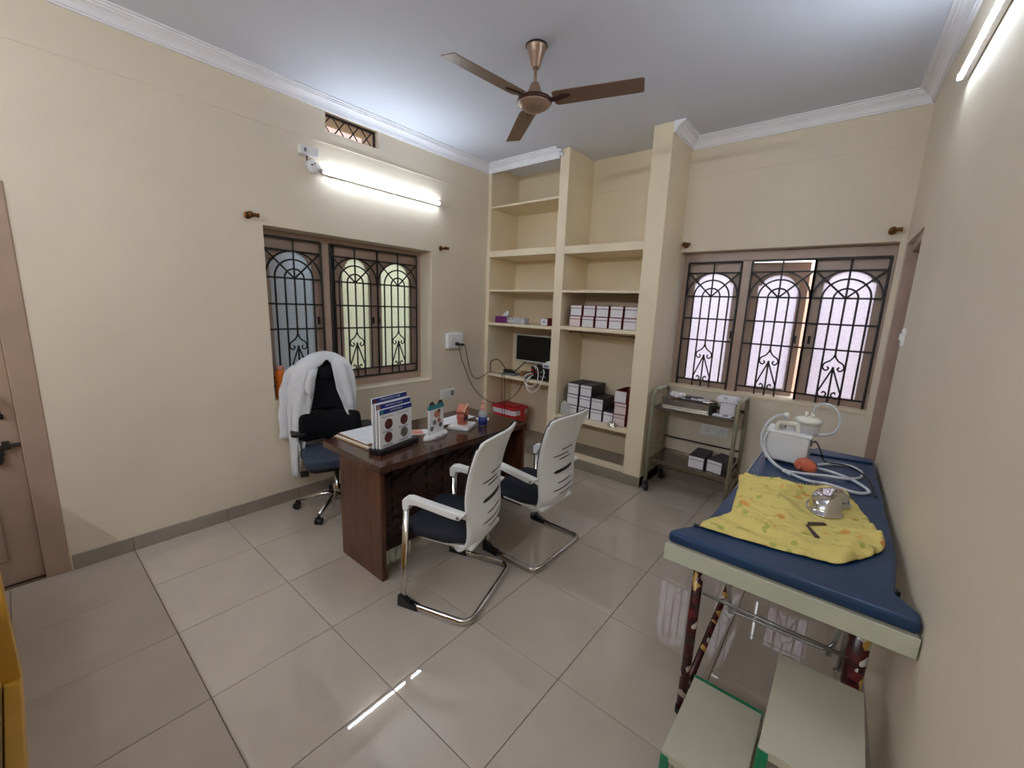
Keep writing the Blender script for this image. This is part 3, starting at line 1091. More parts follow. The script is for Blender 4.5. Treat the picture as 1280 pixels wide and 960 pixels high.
# switch boxes and sockets
sb = thing('power_box', 'white wall power box with a black plug in it', 'socket', (0.0, -0.535, 1.30))
obj('case', bx((0.0, -0.115, -0.085), (0.055, 0.115, 0.085)), 'white_plastic', sb, bevel=0.006)
obj('cover_plate', bx((0.055, -0.075, -0.065), (0.06, 0.10, 0.07)), 'white_gloss', sb, bevel=0.002)
for y, z in ((-0.05, 0.03), (0.0, 0.03), (0.05, 0.03), (0.05, -0.02)):
    obj('switch', bx((0.06, y - 0.018, z - 0.016), (0.066, y + 0.018, z + 0.016)), 'white_plastic', sb, bevel=0.003)
obj('plug', lathe(B(), [(0.0, 0.06), (0.02, 0.06), (0.022, 0.085), (0.015, 0.1), (0.0, 0.1)], 14, (0, -0.0, -0.032), 'x'), 'black', sb, smooth=True)
obj('plug', bx((0.06, 0.045, -0.055), (0.10, 0.085, -0.03)), 'black', sb, bevel=0.005)
sp = thing('switch_plate', 'small white switch plate low on the wall above the desk', 'switch', (0.0, -0.612, 0.69))
obj('plate', bx((0.0, -0.105, -0.055), (0.012, 0.105, 0.055)), 'white_plastic', sp, bevel=0.004)
for y in (-0.055, -0.018, 0.02):
    obj('switch', bx((0.012, y - 0.016, -0.028), (0.018, y + 0.016, 0.028)), 'white_gloss', sp, bevel=0.003)
obj('socket', bx((0.012, 0.045, -0.03), (0.015, 0.09, 0.03)), 'grey_plastic', sp, bevel=0.002)
so = thing('wall_socket', 'white twin socket plate on the wall behind the trolley', 'socket', (2.625, 0.5, 0.587))
obj('plate', bx((-0.122, -0.012, -0.052), (0.122, 0.0, 0.052)), 'white_plastic', so, bevel=0.004)
for x in (-0.06, 0.06):
    s_ = obj('socket', bx((x - 0.05, -0.015, -0.042), (x + 0.05, -0.012, 0.042)), 'white_gloss', so, bevel=0.002)
    for dx, dz in ((0, 0.018), (-0.014, -0.01), (0.014, -0.01)):
        obj('pin_hole', lathe(B(), [(0.0, -0.0156), (0.0045, -0.0156), (0.0045, -0.0152), (0, -0.0152)], 8, (x + dx, 0, dz), 'y'), 'black', s_)
hk = thing('wall_switch', 'small chipped white switch on the plain wall beside the doorway', 'switch', (rw(-0.43), -0.43, 1.62), PI + RANG)
obj('plate', bx((0.0, -0.035, -0.05), (0.012, 0.035, 0.05)), 'white_plastic', hk, bevel=0.003)
obj('rocker', bx((0.012, -0.015, -0.02), (0.022, 0.015, 0.02)), 'white_gloss', hk, bevel=0.004)

# ================================================================== DESK
DX0, DX1, DY0, DY1, DZ = 0.82, 1.513, -2.485, -1.075, 0.755
dk = thing('office_desk', 'dark reddish brown wooden desk with carved front panel', 'desk', (0, 0, 0))
obj('desk_top', bx((DX0, DY0, DZ - 0.045), (DX1, DY1, DZ)), 'desk_top', dk, bevel=0.003)
for y in (DY0 + 0.004, DY1 - 0.034):
    obj('side_panel', bx((1.035, y, 0.0), (1.508, y + 0.03, DZ - 0.045)), 'desk_side', dk, bevel=0.002)
fp = obj('front_panel', bx((1.30, DY0 + 0.034, 0.06), (1.325, DY1 - 0.034, DZ - 0.045)), 'desk_front', dk)
for k in range(9):
    y0 = DY0 + 0.06 + k * 0.145
    for s, zc in ((1, 0.50), (-1, 0.25)):
        for q in range(3):
            dz = q * 0.075
            poly = [(y0, zc + dz), (y0 + 0.135, zc + dz + s * 0.06), (y0 + 0.135, zc + dz + s * 0.06 + 0.045), (y0, zc + dz + 0.045)]
            obj('slat', prism(B(), poly, FX, 1.325, 1.336), 'desk_front', fp)
obj('drawer_block', bx((1.04, DY1 - 0.46, 0.06), (1.295, DY1 - 0.034, DZ - 0.045)), 'desk_side', dk, bevel=0.002)


# ================================================================== VISITOR CHAIRS (local: +x behind the sitter)
def make_visitor_chair(label, loc, rotz, group):
    t = thing('visitor_chair', label, 'chair', loc, rotz, group)
    hw = 0.292
    path = []
    for s in (-1, 1):
        seq = [(-0.435, s * 0.262, 0.60), (-0.452, s * 0.285, 0.05), (-0.44, s * hw, 0.018), (-0.02, s * hw, 0.018)]
        path += seq if s < 0 else list(reversed(seq))
    pts = fillet(path, 0.075, 6)
    obj('sled_frame', tube(B(), pts, 0.016, 10, ell=(0.0205, 0.0145)), 'chrome', t, smooth=True)
    for s in (-1, 1):
        obj('foot_pad', prism(B(), [(-0.475, 0.0), (-0.34, 0.0), (-0.345, 0.034), (-0.40, 0.04), (-0.452, 0.075), (-0.472, 0.07)], FY, s * hw - 0.018, s * hw + 0.018), 'black', t, bevel=0.004)
    # seat
    bm = B()
    n = 14
    rows_t, rows_b = [], []
    for i in range(n + 1):
        x = -0.535 + 0.455 * i / n
        e = abs(2 * i / n - 1)
        r1, r2 = [], []
        for j in range(n + 1):
            q = 2 * j / n - 1
            wd = 0.238 * (1 - 0.10 * max(0, -(x + 0.45)) / 0.085)
            wd *= 1 - 0.28 * max(0, (x + 0.2) / 0.14)
            y = q * wd
            edge = max(abs(q) ** 6, e ** 6)
            zt = 0.478 - 0.03 * edge + 0.012 * q * q - (0.02 if i == 0 else 0.0) - 0.03 * max(0, (-0.46 - x) / 0.075) ** 2
            r1.append((x, y, zt))
            r2.append((x, y, 0.405 + 0.02 * edge))
        rows_t.append(r1)
        rows_b.append(r2)
    grid_mesh(bm, rows_t)
    grid_mesh(bm, rows_b)
    ring = lambda R: [R[0][j] for j in range(n)] + [R[i][n] for i in range(n)] + [R[n][j] for j in range(n, 0, -1)] + [R[i][0] for i in range(n, 0, -1)]
    a, b = ring(rows_t), ring(rows_b)
    va, vb = [bm.verts.new(p) for p in a], [bm.verts.new(p) for p in b]
    for k in range(len(a)):
        j = (k + 1) % len(a)
        bm.faces.new([va[k], va[j], vb[j], vb[k]])
    bmesh.ops.remove_doubles(bm, verts=bm.verts, dist=0.0005)
    obj('seat', bm, 'charcoal', t, smooth=True)
    obj('seat_pan', bx((-0.40, -0.19, 0.378), (-0.06, 0.19, 0.407)), 'white_gloss', t, bevel=0.012)
    # curved white back shell
    prof = [(0.352, -0.155, 0.150), (0.362, -0.105, 0.185), (0.40, -0.062, 0.206), (0.46, -0.036, 0.214), (0.54, -0.034, 0.219), (0.62, -0.042, 0.224),
            (0.72, -0.042, 0.228), (0.84, -0.022, 0.232), (0.96, 0.014, 0.236), (1.03, 0.042, 0.238), (1.045, 0.048, 0.232)]
    fine = spline([(z, x, h) for z, x, h in prof], 4)

    def shell(k, q, off=0.0):
        z, x, h = fine[k]
        return Vector((x - 0.045 * q * q + off, q * h, z + (-0.02 * (abs(q) ** 4) if k > len(fine) - 8 else 0)))
    nq = 16
    bm = grid_mesh(B(), [[shell(k, 2 * j / nq - 1) for j in range(nq + 1)] for k in range(len(fine))])
    sh_ = obj('back_shell', bm, 'white_gloss', t, smooth=True)
    solidify(sh_, 0.014, 0.0)
    bm = grid_mesh(B(), [[shell(k, (2 * j / nq - 1) * 0.96, -0.015) for j in range(nq + 1)] for k in range(14, len(fine) - 2)])
    ms = obj('back_mesh', bm, 'mesh', t, smooth=True)
    solidify(ms, 0.014, 0.0)

    # dark slits across the shell
    def at(z, q):
        k = min(range(len(fine)), key=lambda i: abs(fine[i].x - z))
        k = max(1, min(len(fine) - 2, k))
        z0, z1 = fine[k - 1], fine[k + 1]
        tt = (z - z0.x) / max(1e-6, (z1.x - z0.x))
        p = z0.lerp(z1, tt)
        return Vector((p.y - 0.045 * q * q, q * p.z, z))
    for z, q0, q1, hgt, tl in ((0.795, -0.20, 0.42, 0.0026, 0.0), (0.755, -0.52, 0.22, 0.0026, 0.0), (0.725, -0.25, 0.36, 0.0026, 0.0),
                               (0.640, -0.46, 0.62, 0.0105, 0.0), (0.560, -0.30, 0.52, 0.0026, 0.0), (0.512, -0.50, 0.62, 0.0026, 0.0), (0.472, -0.22, 0.62, 0.0026, 0.0)):
        m_ = 12
        top, bot = [], []
        for i in range(m_ + 1):
            q = q0 + (q1 - q0) * i / m_
            e = hgt * (1 - abs(2 * i / m_ - 1) ** 10) + 0.0006
            zz = z + 0.004 * q
            top.append(at(zz + e, q) + Vector((0.0078, 0, 0)))
            bot.append(at(zz - e, q) + Vector((0.0078, 0, 0)))
        o = obj('slit', grid_mesh(B(), [bot, top]), 'black', t)
        solidify(o, 0.003, 0.0)
    # armrests
    for s in (-1, 1):
        f = lambda u, v, w2, s=s: Vector((u, s * 0.258 + (0.022 if s > 0 else -0.022) * (0 if w2 == 0 else 1) * 0 + w2, v))
        poly = [(-0.085, 0.615), (-0.10, 0.600), (-0.15, 0.602), (-0.36, 0.628), (-0.405, 0.622), (-0.418, 0.585), (-0.452, 0.585), (-0.455, 0.64), (-0.435, 0.662), (-0.40, 0.668), (-0.14, 0.642), (-0.07, 0.636)]
        bm = prism(B(), poly, f, -0.024, 0.024)
        am = obj('armrest', bm, 'white_gloss', t, bevel=0.006, seg=3)
        obj('screw', lathe(B(), [(0.0, -0.027), (0.009, -0.027), (0.009, 0.027), (0.0, 0.027)], 10, (-0.105, s * 0.258, 0.617), 'y'), 'grey_plastic', am)
        bm = tube(B(), [(-0.10, s * 0.245, 0.612), (-0.085, s * 0.205, 0.58), (-0.085, s * 0.18, 0.47), (-0.11, s * 0.15, 0.40)], 0.012, 8)
        obj('back_bracket', bm, 'white_gloss', t, smooth=True)
    return t


G = 'white cantilever visitor chairs in front of the desk'
vc = make_visitor_chair('white shell-backed visitor chair in front, its black foot pad beside the desk panel', (2.1005, -2.1015, 0), math.radians(17.8), G)
copy_tree(vc, 'white shell-backed visitor chair farther from the door, nearer the open shelves', (2.185, -1.487, 0), math.radians(1.0), G)

# ================================================================== OFFICE CHAIR (local: +x is where the sitter faces)
ocx, ocy, oca = 0.378, -2.165, math.radians(-19.9)
oc = thing('office_chair', 'black high-back swivel chair behind the desk, draped with a white coat', 'chair', (ocx, ocy, 0), oca)
obj('gas_column', lathe(B(), [(0.0, 0.07), (0.035, 0.07), (0.035, 0.2), (0.022, 0.21), (0.022, 0.40), (0.0, 0.40)], 16), 'chrome', oc, smooth=True)
for k in range(5):
    a = math.radians(-126 + 72 * k) - oca
    d = Vector((math.cos(a), math.sin(a), 0))
    lg = obj('leg', tube(B(), [Vector((0, 0, 0.125)), d * 0.1 + Vector((0, 0, 0.118)), d * 0.31 + Vector((0, 0, 0.078))], 0.026, 8, r2=0.016), 'chrome' if k else 'chrome', oc, smooth=True)
    c = d * 0.318
    s = Vector((-d.y, d.x, 0))
    cb = B()
    for q in (-0.014, 0.014):
        bmesh.ops.create_cone(cb, cap_ends=True, segments=16, radius1=0.029, radius2=0.029, depth=0.02,
                              matrix=Matrix.Translation(c + s * q + Vector((0, 0, 0.03))) @ s.to_track_quat('Z', 'Y').to_matrix().to_4x4())
    tube(cb, [c + Vector((0, 0, 0.03)), c + Vector((0, 0, 0.075))], 0.008, 8)
    obj('caster', cb, 'black', lg)
bm = B()
prism(bm, rounded(-0.22, -0.25, 0.25, 0.25, 0.09, 6), FZ, 0.425, 0.505)
obj('seat', bm, 'slate', oc, bevel=0.025, seg=3)
obj('seat_base', prism(B(), rounded(-0.2, -0.23, 0.22, 0.23, 0.08, 5), FZ, 0.395, 0.425), 'black', oc, bevel=0.01)
bm = B()
tube(bm, [(0.05, -0.08, 0.38), (0.06, -0.235, 0.35)], 0.007, 8)
box(bm, (0.02, -0.275, 0.335), (0.095, -0.215, 0.362))
obj('lever', bm, 'black', oc, bevel=0.004)
bpts = []
for z, x, h in ((0.80, -0.195, 0.175), (0.90, -0.215, 0.165), (1.02, -0.232, 0.135), (1.12, -0.245, 0.11), (1.20, -0.256, 0.095), (1.235, -0.262, 0.082)):
    bpts.append([(x + 0.055 * (q / 4) ** 2, h * q / 4 - 0.025, z) for q in range(-4, 5)])
subsurf(solidify(obj('backrest', grid_mesh(B(), bpts), 'mesh', oc, smooth=True), 0.03))
lpts = []
for z, x, h in ((0.555, -0.19, 0.20), (0.58, -0.172, 0.235), (0.66, -0.155, 0.245), (0.74, -0.165, 0.242), (0.775, -0.18, 0.235), (0.79, -0.195, 0.215)):
    lpts.append([(x + 0.085 * (q / 4) ** 2, h * q / 4 - 0.02, z) for q in range(-4, 5)])
subsurf(solidify(obj('lumbar_pad', grid_mesh(B(), lpts), 'mesh', oc, smooth=True), 0.04))
bm = B()
tube(bm, spline([(-0.02, -0.02, 0.40), (-0.2, -0.02, 0.40), (-0.265, -0.02, 0.5), (-0.25, -0.02, 0.75), (-0.275, -0.02, 1.0), (-0.29, -0.02, 1.15)], 5), 0.022, 8)
obj('back_spine', bm, 'black', oc, smooth=True)
obj('headrest', prism(B(), rounded(-0.095, 1.06, 0.025, 1.165, 0.035, 5), lambda u, v, w2: Vector((-0.225 + w2, u, v)), 0.0, 0.04), 'mesh', oc, bevel=0.012, seg=3)
for s, yo in ((-1, -0.262), (1, 0.272)):
    bm = prism(B(), rounded(-0.265, yo - 0.058, -0.03, yo + 0.058, 0.03, 4), FZ, 0.625, 0.655)
    am = obj('armrest', bm, 'black', oc, bevel=0.008)
    bm = B()
    tube(bm, [(-0.14, yo, 0.63), (-0.14, yo, 0.54)], 0.03, 10, ell=(0.034, 0.02))
    obj('arm_sleeve', bm, 'rubber', am)
    bm = B()
    tube(bm, [(-0.14, yo, 0.575), (-0.13, yo, 0.45), (-0.10, yo * 0.92, 0.405), (-0.02, yo * 0.4, 0.40)], 0.03, 10, ell=(0.05, 0.018))
    obj('arm_post', bm, 'alu', oc, smooth=True)

# white coat hung over the chair back (own thing, same local frame)
lc = thing('lab_coat', 'white lab coat draped over the top of the black office chair', 'coat', (ocx, ocy, 0), oca)
Lc = [[(-.195, -.05, 1.185), (-.17, -.100, 1.135), (-.15, -.128, 1.0), (-.14, -.150, .88), (-.13, -.19, .70), (-.13, -.23, .5), (-.13, -.258, .33)],
      [(-.215, -.09, 1.235), (-.155, -.155, 1.165), (-.125, -.195, 1.0), (-.115, -.225, .86), (-.118, -.258, .68), (-.12, -.283, .47), (-.13, -.292, .27)],
      [(-.235, -.14, 1.245), (-.185, -.225, 1.17), (-.155, -.275, 1.02), (-.145, -.30, .86), (-.15, -.31, .68), (-.155, -.312, .47), (-.165, -.312, .235)],
      [(-.26, -.15, 1.25), (-.255, -.25, 1.175), (-.245, -.312, 1.03), (-.24, -.322, .86), (-.24, -.322, .68), (-.24, -.318, .47), (-.24, -.312, .26)]]
Rc = [[(-.195, .015, 1.185), (-.17, .022, 1.115), (-.15, .035, 1.0), (-.14, .055, .93), (-.135, .078, .86), (-.13, .098, .80), (-.125, .116, .755)],
      [(-.215, .045, 1.235), (-.165, .10, 1.17), (-.145, .13, 1.02), (-.138, .140, .94), (-.13, .142, .87), (-.128, .146, .81), (-.128, .148, .75)],
      [(-.235, .075, 1.25), (-.20, .15, 1.185), (-.17, .186, 1.03), (-.16, .19, .94), (-.16, .188, .87), (-.158, .184, .81), (-.158, .18, .755)],
      [(-.26, .075, 1.255), (-.258, .155, 1.19), (-.25, .194, 1.03), (-.243, .196, .94), (-.24, .193, .87), (-.24, .19, .81), (-.24, .186, .755)]]
Bc = [[(-.275, -.11, 1.265), (-.30, -.16, 1.19), (-.318, -.20, 1.03), (-.318, -.21, .86), (-.315, -.21, .7), (-.31, -.21, .5), (-.31, -.21, .32)],
      [(-.28, -.03, 1.272), (-.31, -.03, 1.2), (-.325, -.03, 1.03), (-.325, -.03, .86), (-.32, -.03, .7), (-.315, -.03, .5), (-.31, -.03, .40)],
      [(-.275, .045, 1.268), (-.30, .10, 1.2), (-.318, .13, 1.03), (-.318, .135, .9), (-.315, .135, .8), (-.31, .13, .7), (-.31, .13, .6)]]
colsP = [spline(c, 5) for c in Lc + Bc + list(reversed(Rc))]
nr = len(colsP[0])
rows = []
for i in range(nr):
    ring = spline([c[i] for c in colsP], 5)
    out = []
    for j, p in enumerate(ring):
        w_ = min(1, i / 8)
        fold = 0.011 * math.sin(j * 1.15 + 0.06 * i) * w_ + 0.022 * noise.noise(Vector((j * 0.33, i * 0.16, 1.7))) * w_
        out.append(p + Vector((fold * (1 if j < len(ring) * 0.36 or j > len(ring) * 0.64 else 0.0), fold * 0.35, 0)))
    rows.append(out)
bm = grid_mesh(B(), rows)
top = rows[0]
half = len(top) // 2
cap = []
for k in range(half + 1):
    a, b = Vector(top[k]), Vector(top[len(top) - 1 - k])
    cap.append([a.lerp(b, q / 8) + Vector((0.0, 0, 0.035 * math.sin(PI * q / 8) * (1 - 0.75 * k / half))) for q in range(9)])
grid_mesh(bm, cap)
bmesh.ops.remove_doubles(bm, verts=bm.verts, dist=0.002)
solidify(obj('coat_body', bm, 'coat', lc, smooth=True), 0.007)
bm = B()
sp_ = spline([(-.24, -.245, 1.15), (-.235, -.305, 1.06), (-.225, -.335, .92), (-.22, -.348, .75), (-.22, -.352, .575)], 6)
sp_ = [p + Vector((0.006 * math.sin(i * 1.1), 0.006 * math.cos(i * 0.9), 0)) for i, p in enumerate(sp_)]
tube(bm, sp_, 0.05, 14, ell=(0.048, 0.03))
obj('sleeve', bm, 'coat', lc, smooth=True)
bm = B()
lap = [[(-.158, -.09, 1.155), (-.138, -.165, 1.14), (-.118, -.185, 1.10)], [(-.135, -.115, 1.07), (-.115, -.165, 1.06), (-.108, -.205, 1.03)],
       [(-.128, -.13, 1.0), (-.11, -.165, .985), (-.106, -.20, .99)], [(-.125, -.14, .92), (-.115, -.15, .90), (-.112, -.155, .90)]]
solidify(obj('lapel', grid_mesh(bm, lap), 'coat', lc, smooth=True), 0.006)

# ================================================================== ON THE DESK
st = thing('leaflet_stand', 'black-based stand holding three upright blue-headed medical boards', 'stand', (1.272, -2.215, DZ), math.radians(11.7))
obj('base', bx((-0.055, -0.18, 0.0), (0.055, 0.18, 0.035)), 'black', st, bevel=0.008)
for k, (x, y0, zt, title) in enumerate(((0.022, -0.008, 0.289, 'OTITIS MEDIA'), (0.0, -0.006, 0.320, 'ANATOMY OF NOSE'), (-0.024, -0.014, 0.358, 'TYMPANOSTOMY TUBE'))):
    w_ = 0.148 if k == 0 else 0.156
    b_ = obj('board', bx((x - 0.005, y0 - w_, 0.03), (x + 0.005, y0 + w_, zt)), 'paper', st, bevel=0.003)
    b_['label'] = ('front', 'middle', 'rear')[k] + ' board with a navy header reading ' + title.lower()
    obj('header', bx((x + 0.005, y0 - w_, zt - 0.032), (x + 0.0062, y0 + w_, zt - 0.001)), 'navy', b_)
    mt = Matrix.Translation((x + 0.0064, y0, zt - 0.0165)) @ Matrix(((0, 0, 1, 0), (1, 0, 0, 0), (0, 1, 0, 0), (0, 0, 0, 1)))
    words(title, 0.0185 if k == 0 else 0.017, 'white_ink', b_, mt)
    obj('corner_picture', bx((x + 0.0062, y0 - w_ + 0.008, zt - 0.029), (x + 0.0068, y0 - w_ + 0.034, zt - 0.005)), ('teal', 'pic_skin', 'pic_red')[k], b_)
    if k == 0:
        for y, z, c in ((-0.07, 0.186, 'pic_red'), (0.072, 0.186, 'pic_red'), (-0.074, 0.098, 'pic_red'), (0.072, 0.098, 'pic_grey')):
            obj('photo', lathe(B(), [(0, 0.0), (0.035, 0.0), (0.035, 0.0012), (0, 0.0012)], 24, (x + 0.005, y0 + y, z), 'x'), c, b_)
        for yy in (-0.075, 0.07):
            for z in (0.238, 0.143, 0.136, 0.052, 0.045):
                wl = 0.05 if z < 0.2 else 0.06
                obj('print_line', bx((x + 0.005, y0 + yy - wl, z - 0.0016), (x + 0.0056, y0 + yy + wl * 0.8, z + 0.0016)), 'ink', b_)

ss = thing('small_picture_stand', 'small upright picture card with teal clip on white oval base', 'stand', (1.29, -1.875, DZ), math.radians(11.7))
bm = lathe(B(), [(0.0, 0.0), (0.128, 0.0), (0.128, 0.012), (0.118, 0.026), (0.10, 0.032), (0.0, 0.034)], 36, sx=0.38, sy=1.0)
obj('base', bm, 'white_gloss', ss, smooth=True)
obj('print_line', bx((0.0405, -0.05, 0.012), (0.0475, 0.055, 0.0185)), 'ink', ss)
cd = obj('card', bx((-0.008, -0.082, 0.03), (0.008, 0.082, 0.235)), 'paper', ss, bevel=0.003)
obj('teal_header', bx((-0.010, -0.084, 0.212), (0.010, 0.084, 0.244)), 'teal', ss, bevel=0.003)
for y in (-0.045, 0.05):
    tube(bm := B(), [(0.0, y + 0.017 * math.cos(a), 0.246 + 0.017 * math.sin(a)) for a in [k * PI / 9 for k in range(19)]], 0.008, 8)
    obj('clip_ring', bm, 'black', ss, smooth=True)
obj('ear_picture', prism(B(), [(-0.02, 0.155), (-0.035, 0.175), (-0.015, 0.20), (0.04, 0.205), (0.042, 0.15), (0.01, 0.145)], FX, 0.008, 0.009), 'pic_skin', cd)
obj('ear_picture', bx((0.0088, 0.012, 0.185), (0.0095, 0.042, 0.206)), 'pic_red', cd)
for y, z, c in ((-0.025, 0.115, 'pic_grey'), (0.028, 0.122, 'pic_skin'), (-0.055, 0.075, 'pic_grey'), (0.045, 0.085, 'pic_grey')):
    obj('photo', lathe(B(), [(0, 0.0), (0.019, 0.0), (0.019, 0.0012), (0, 0.0012)], 18, (0.008, y, z), 'x'), c, cd)

em = thing('ear_model', 'reddish painted anatomical ear model on a white square base', 'model', (1.245, -1.565, DZ), math.radians(24))
obj('base', bx((-0.085, -0.095, 0.0), (0.085, 0.095, 0.026)), 'white_gloss', em, bevel=0.004)
bm = B()
prism(bm, [(-0.035, 0.026), (0.04, 0.026), (0.046, 0.08), (0.05, 0.12), (0.03, 0.165), (0.012, 0.186), (-0.02, 0.188), (-0.03, 0.165), (-0.06, 0.145), (-0.062, 0.13), (-0.04, 0.12), (-0.055, 0.095), (-0.05, 0.07), (-0.032, 0.062)], FX, -0.03, 0.032)
obj('ear_block', bm, 'flesh', em, bevel=0.006)
bm = prism(B(), [(-0.03, 0.105), (0.035, 0.105), (0.042, 0.125), (0.02, 0.168), (-0.018, 0.170), (-0.026, 0.15)], FX, 0.032, 0.042)
obj('muscle', bm, 'flesh', em, bevel=0.005)
tube(bm := B(), spline([(0.036, -0.058, 0.132), (0.04, -0.04, 0.165), (0.04, -0.02, 0.178), (0.038, 0.01, 0.186)], 5), 0.008, 8)
obj('ear_rim', bm, 'flesh_light', em, smooth=True)
for y, z, r in ((-0.008, 0.085, 0.018), (-0.038, 0.082, 0.012), (0.005, 0.182, 0.007), (0.03, 0.15, 0.008), (-0.03, 0.115, 0.012)):
    tube(bm := B(), [(0.036, y + r * math.cos(a), z + r * math.sin(a)) for a in [k * PI / 8 for k in range(16)]], r * 0.42, 6, closed=True)
    obj('canal', bm, 'dark_red', em, smooth=True)

sz = thing('sanitiser_bottle', 'clear pump bottle half full of blue liquid on desk', 'bottle', (1.312, -1.402, DZ))
obj('liquid', lathe(B(), [(0, 0.003), (0.034, 0.003), (0.0372, 0.008), (0.0372, 0.072), (0, 0.072)], 20), 'blue_liquid', sz, smooth=True)
obj('bottle_body', lathe(B(), [(0, 0.0), (0.034, 0.0), (0.0365, 0.006), (0.0365, 0.098), (0.03, 0.112), (0.016, 0.122), (0.016, 0.13), (0, 0.13)], 20), 'clear', sz, smooth=True)
obj('pump_collar', lathe(B(), [(0, 0.128), (0.019, 0.128), (0.019, 0.148), (0.012, 0.158), (0.008, 0.18), (0, 0.18)], 16), 'pump_pink', sz, smooth=True)
bm = lathe(B(), [(0, 0.178), (0.012, 0.178), (0.012, 0.196), (0, 0.2)], 12)
tube(bm, [(0, 0, 0.19), (-0.03, 0.02, 0.188)], 0.005, 8)
obj('pump_head', bm, 'pump_pink', sz, smooth=True)

# paperwork
fo = thing('file_folder', 'brown folder stack with white sheets at the corner of desk', 'folder', (0.985, -2.24, DZ), math.radians(3))
obj('bottom_cover', bx((-0.205, -0.135, 0.0), (0.205, 0.135, 0.006)), 'tan_card', fo, bevel=0.001)
obj('sheets', bx((-0.19, -0.125, 0.006), (0.195, 0.128, 0.013)), 'paper', fo)
obj('middle_cover', bx((-0.18, -0.12, 0.013), (0.19, 0.135, 0.026)), 'kraft', fo, bevel=0.002)
tp = obj('top_sheet', prism(B(), [(-0.17, -0.11), (0.175, -0.125), (0.185, 0.13), (-0.16, 0.138)], FZ, 0.026, 0.031), 'page', fo)
lf = thing('leaflet', 'orange and white printed leaflet on desk behind the leaflet stand', 'leaflet', (1.10, -1.93, DZ), math.radians(60))
obj('sheet', bx((-0.11, -0.06, 0.0), (0.11, 0.06, 0.003)), 'paper', lf)
obj('picture', bx((-0.10, -0.05, 0.003), (0.07, 0.05, 0.0036)), 'orange_print', lf)
bm = B()
rr = random.Random(5)
rows = [[(0.985 + 0.15 * i / 10, -1.70 + 0.36 * j / 12 + 0.03 * i / 10, DZ + 0.003 + 0.018 * max(0, noise.noise(Vector((i * 0.5, j * 0.45, 0)))) + 0.012 * (j / 12)) for j in range(13)] for i in range(11)]
pp = obj('crumpled_papers', grid_mesh(bm, rows), 'paper', None, smooth=True)
solidify(pp, 0.003, 1.0)
tag(pp, 'loose white papers on desk behind the ear model', 'papers')
pp = obj('folded_note', prism(B(), [(1.13, -1.30), (1.21, -1.215), (1.25, -1.26), (1.24, -1.35)], FZ, DZ, DZ + 0.003), 'paper')
tag(pp, 'small white paper slip on desk beside the blue pump bottle', 'paper')

# orange flask on the window sill
ob = thing('water_bottle', 'orange water bottle with pale cap standing on the window sill', 'bottle', (-0.075, -2.38, W1['z0'] + 0.004))
obj('body', lathe(B(), [(0, 0), (0.036, 0), (0.04, 0.008), (0.041, 0.20), (0.036, 0.225), (0.026, 0.238), (0, 0.24)], 24), 'orange', ob, smooth=True)
obj('cap', lathe(B(), [(0, 0.236), (0.027, 0.236), (0.027, 0.262), (0.022, 0.27), (0, 0.27)], 20), 'pump_pink', ob, smooth=True)


# ================================================================== BOXES ON THE SHELVES
def carton(label, loc, size, body, face, group, lid=True, rotz=0.0):
    """small stock carton: card body, lid with an overhanging rim, pale end label (towards -y)"""
    w_, d_, h_ = size
    t = thing('carton', label, 'box', loc, rotz, group)
    lh = h_ * 0.30 if lid else 0.0
    if lid:
        obj('body', bx((-w_ / 2 + 0.002, 0.002, 0.0), (w_ / 2 - 0.002, d_ - 0.002, h_ - 0.004)), body, t)
        obj('lid', bx((-w_ / 2, 0.0, h_ - lh), (w_ / 2, d_, h_)), body, t, bevel=0.001, seg=1)
        obj('lid_label', bx((-w_ / 2 + 0.004, -0.0012, h_ - lh + 0.003), (w_ / 2 - 0.004, -0.0002, h_ - 0.006)), face, t)
    else:
        bm = B()
        box(bm, (-w_ / 2, 0.0, 0.0), (w_ / 2, d_, 0.004))
        box(bm, (-w_ / 2, 0.0, 0.004), (-w_ / 2 + 0.003, d_, h_))
        box(bm, (w_ / 2 - 0.003, 0.0, 0.004), (w_ / 2, d_, h_))
        box(bm, (-w_ / 2 + 0.003, 0.0, 0.004), (w_ / 2 - 0.003, 0.003, h_))
        box(bm, (-w_ / 2 + 0.003, d_ - 0.003, 0.004), (w_ / 2 - 0.003, d_, h_))
        obj('body', bm, body, t)
    obj('label', bx((-w_ / 2 + 0.004, -0.001 if lid else -0.0012, 0.004), (w_ / 2 - 0.006, 0.0018 if lid else -0.0002, h_ - lh - 0.003)), face, t)
    return t


G = 'maroon cartons on the shelf'
cols = ('first', 'second', 'third', 'fourth', 'fifth')
for k in range(5):
    for r in range(2):
        x = 1.257 + k * 0.1522 + (0.006 if r else 0.0)
        carton('maroon carton with white end, %s row, %s from the middle pillar' % (('lower', 'upper')[r], cols[k]),
               (x, 0.035 + random.uniform(-0.004, 0.006), 1.5268 + r * 0.1125), (0.136, 0.26, 0.112), 'box_red', 'box_label' if r or k > 0 else 'box_pink', G)
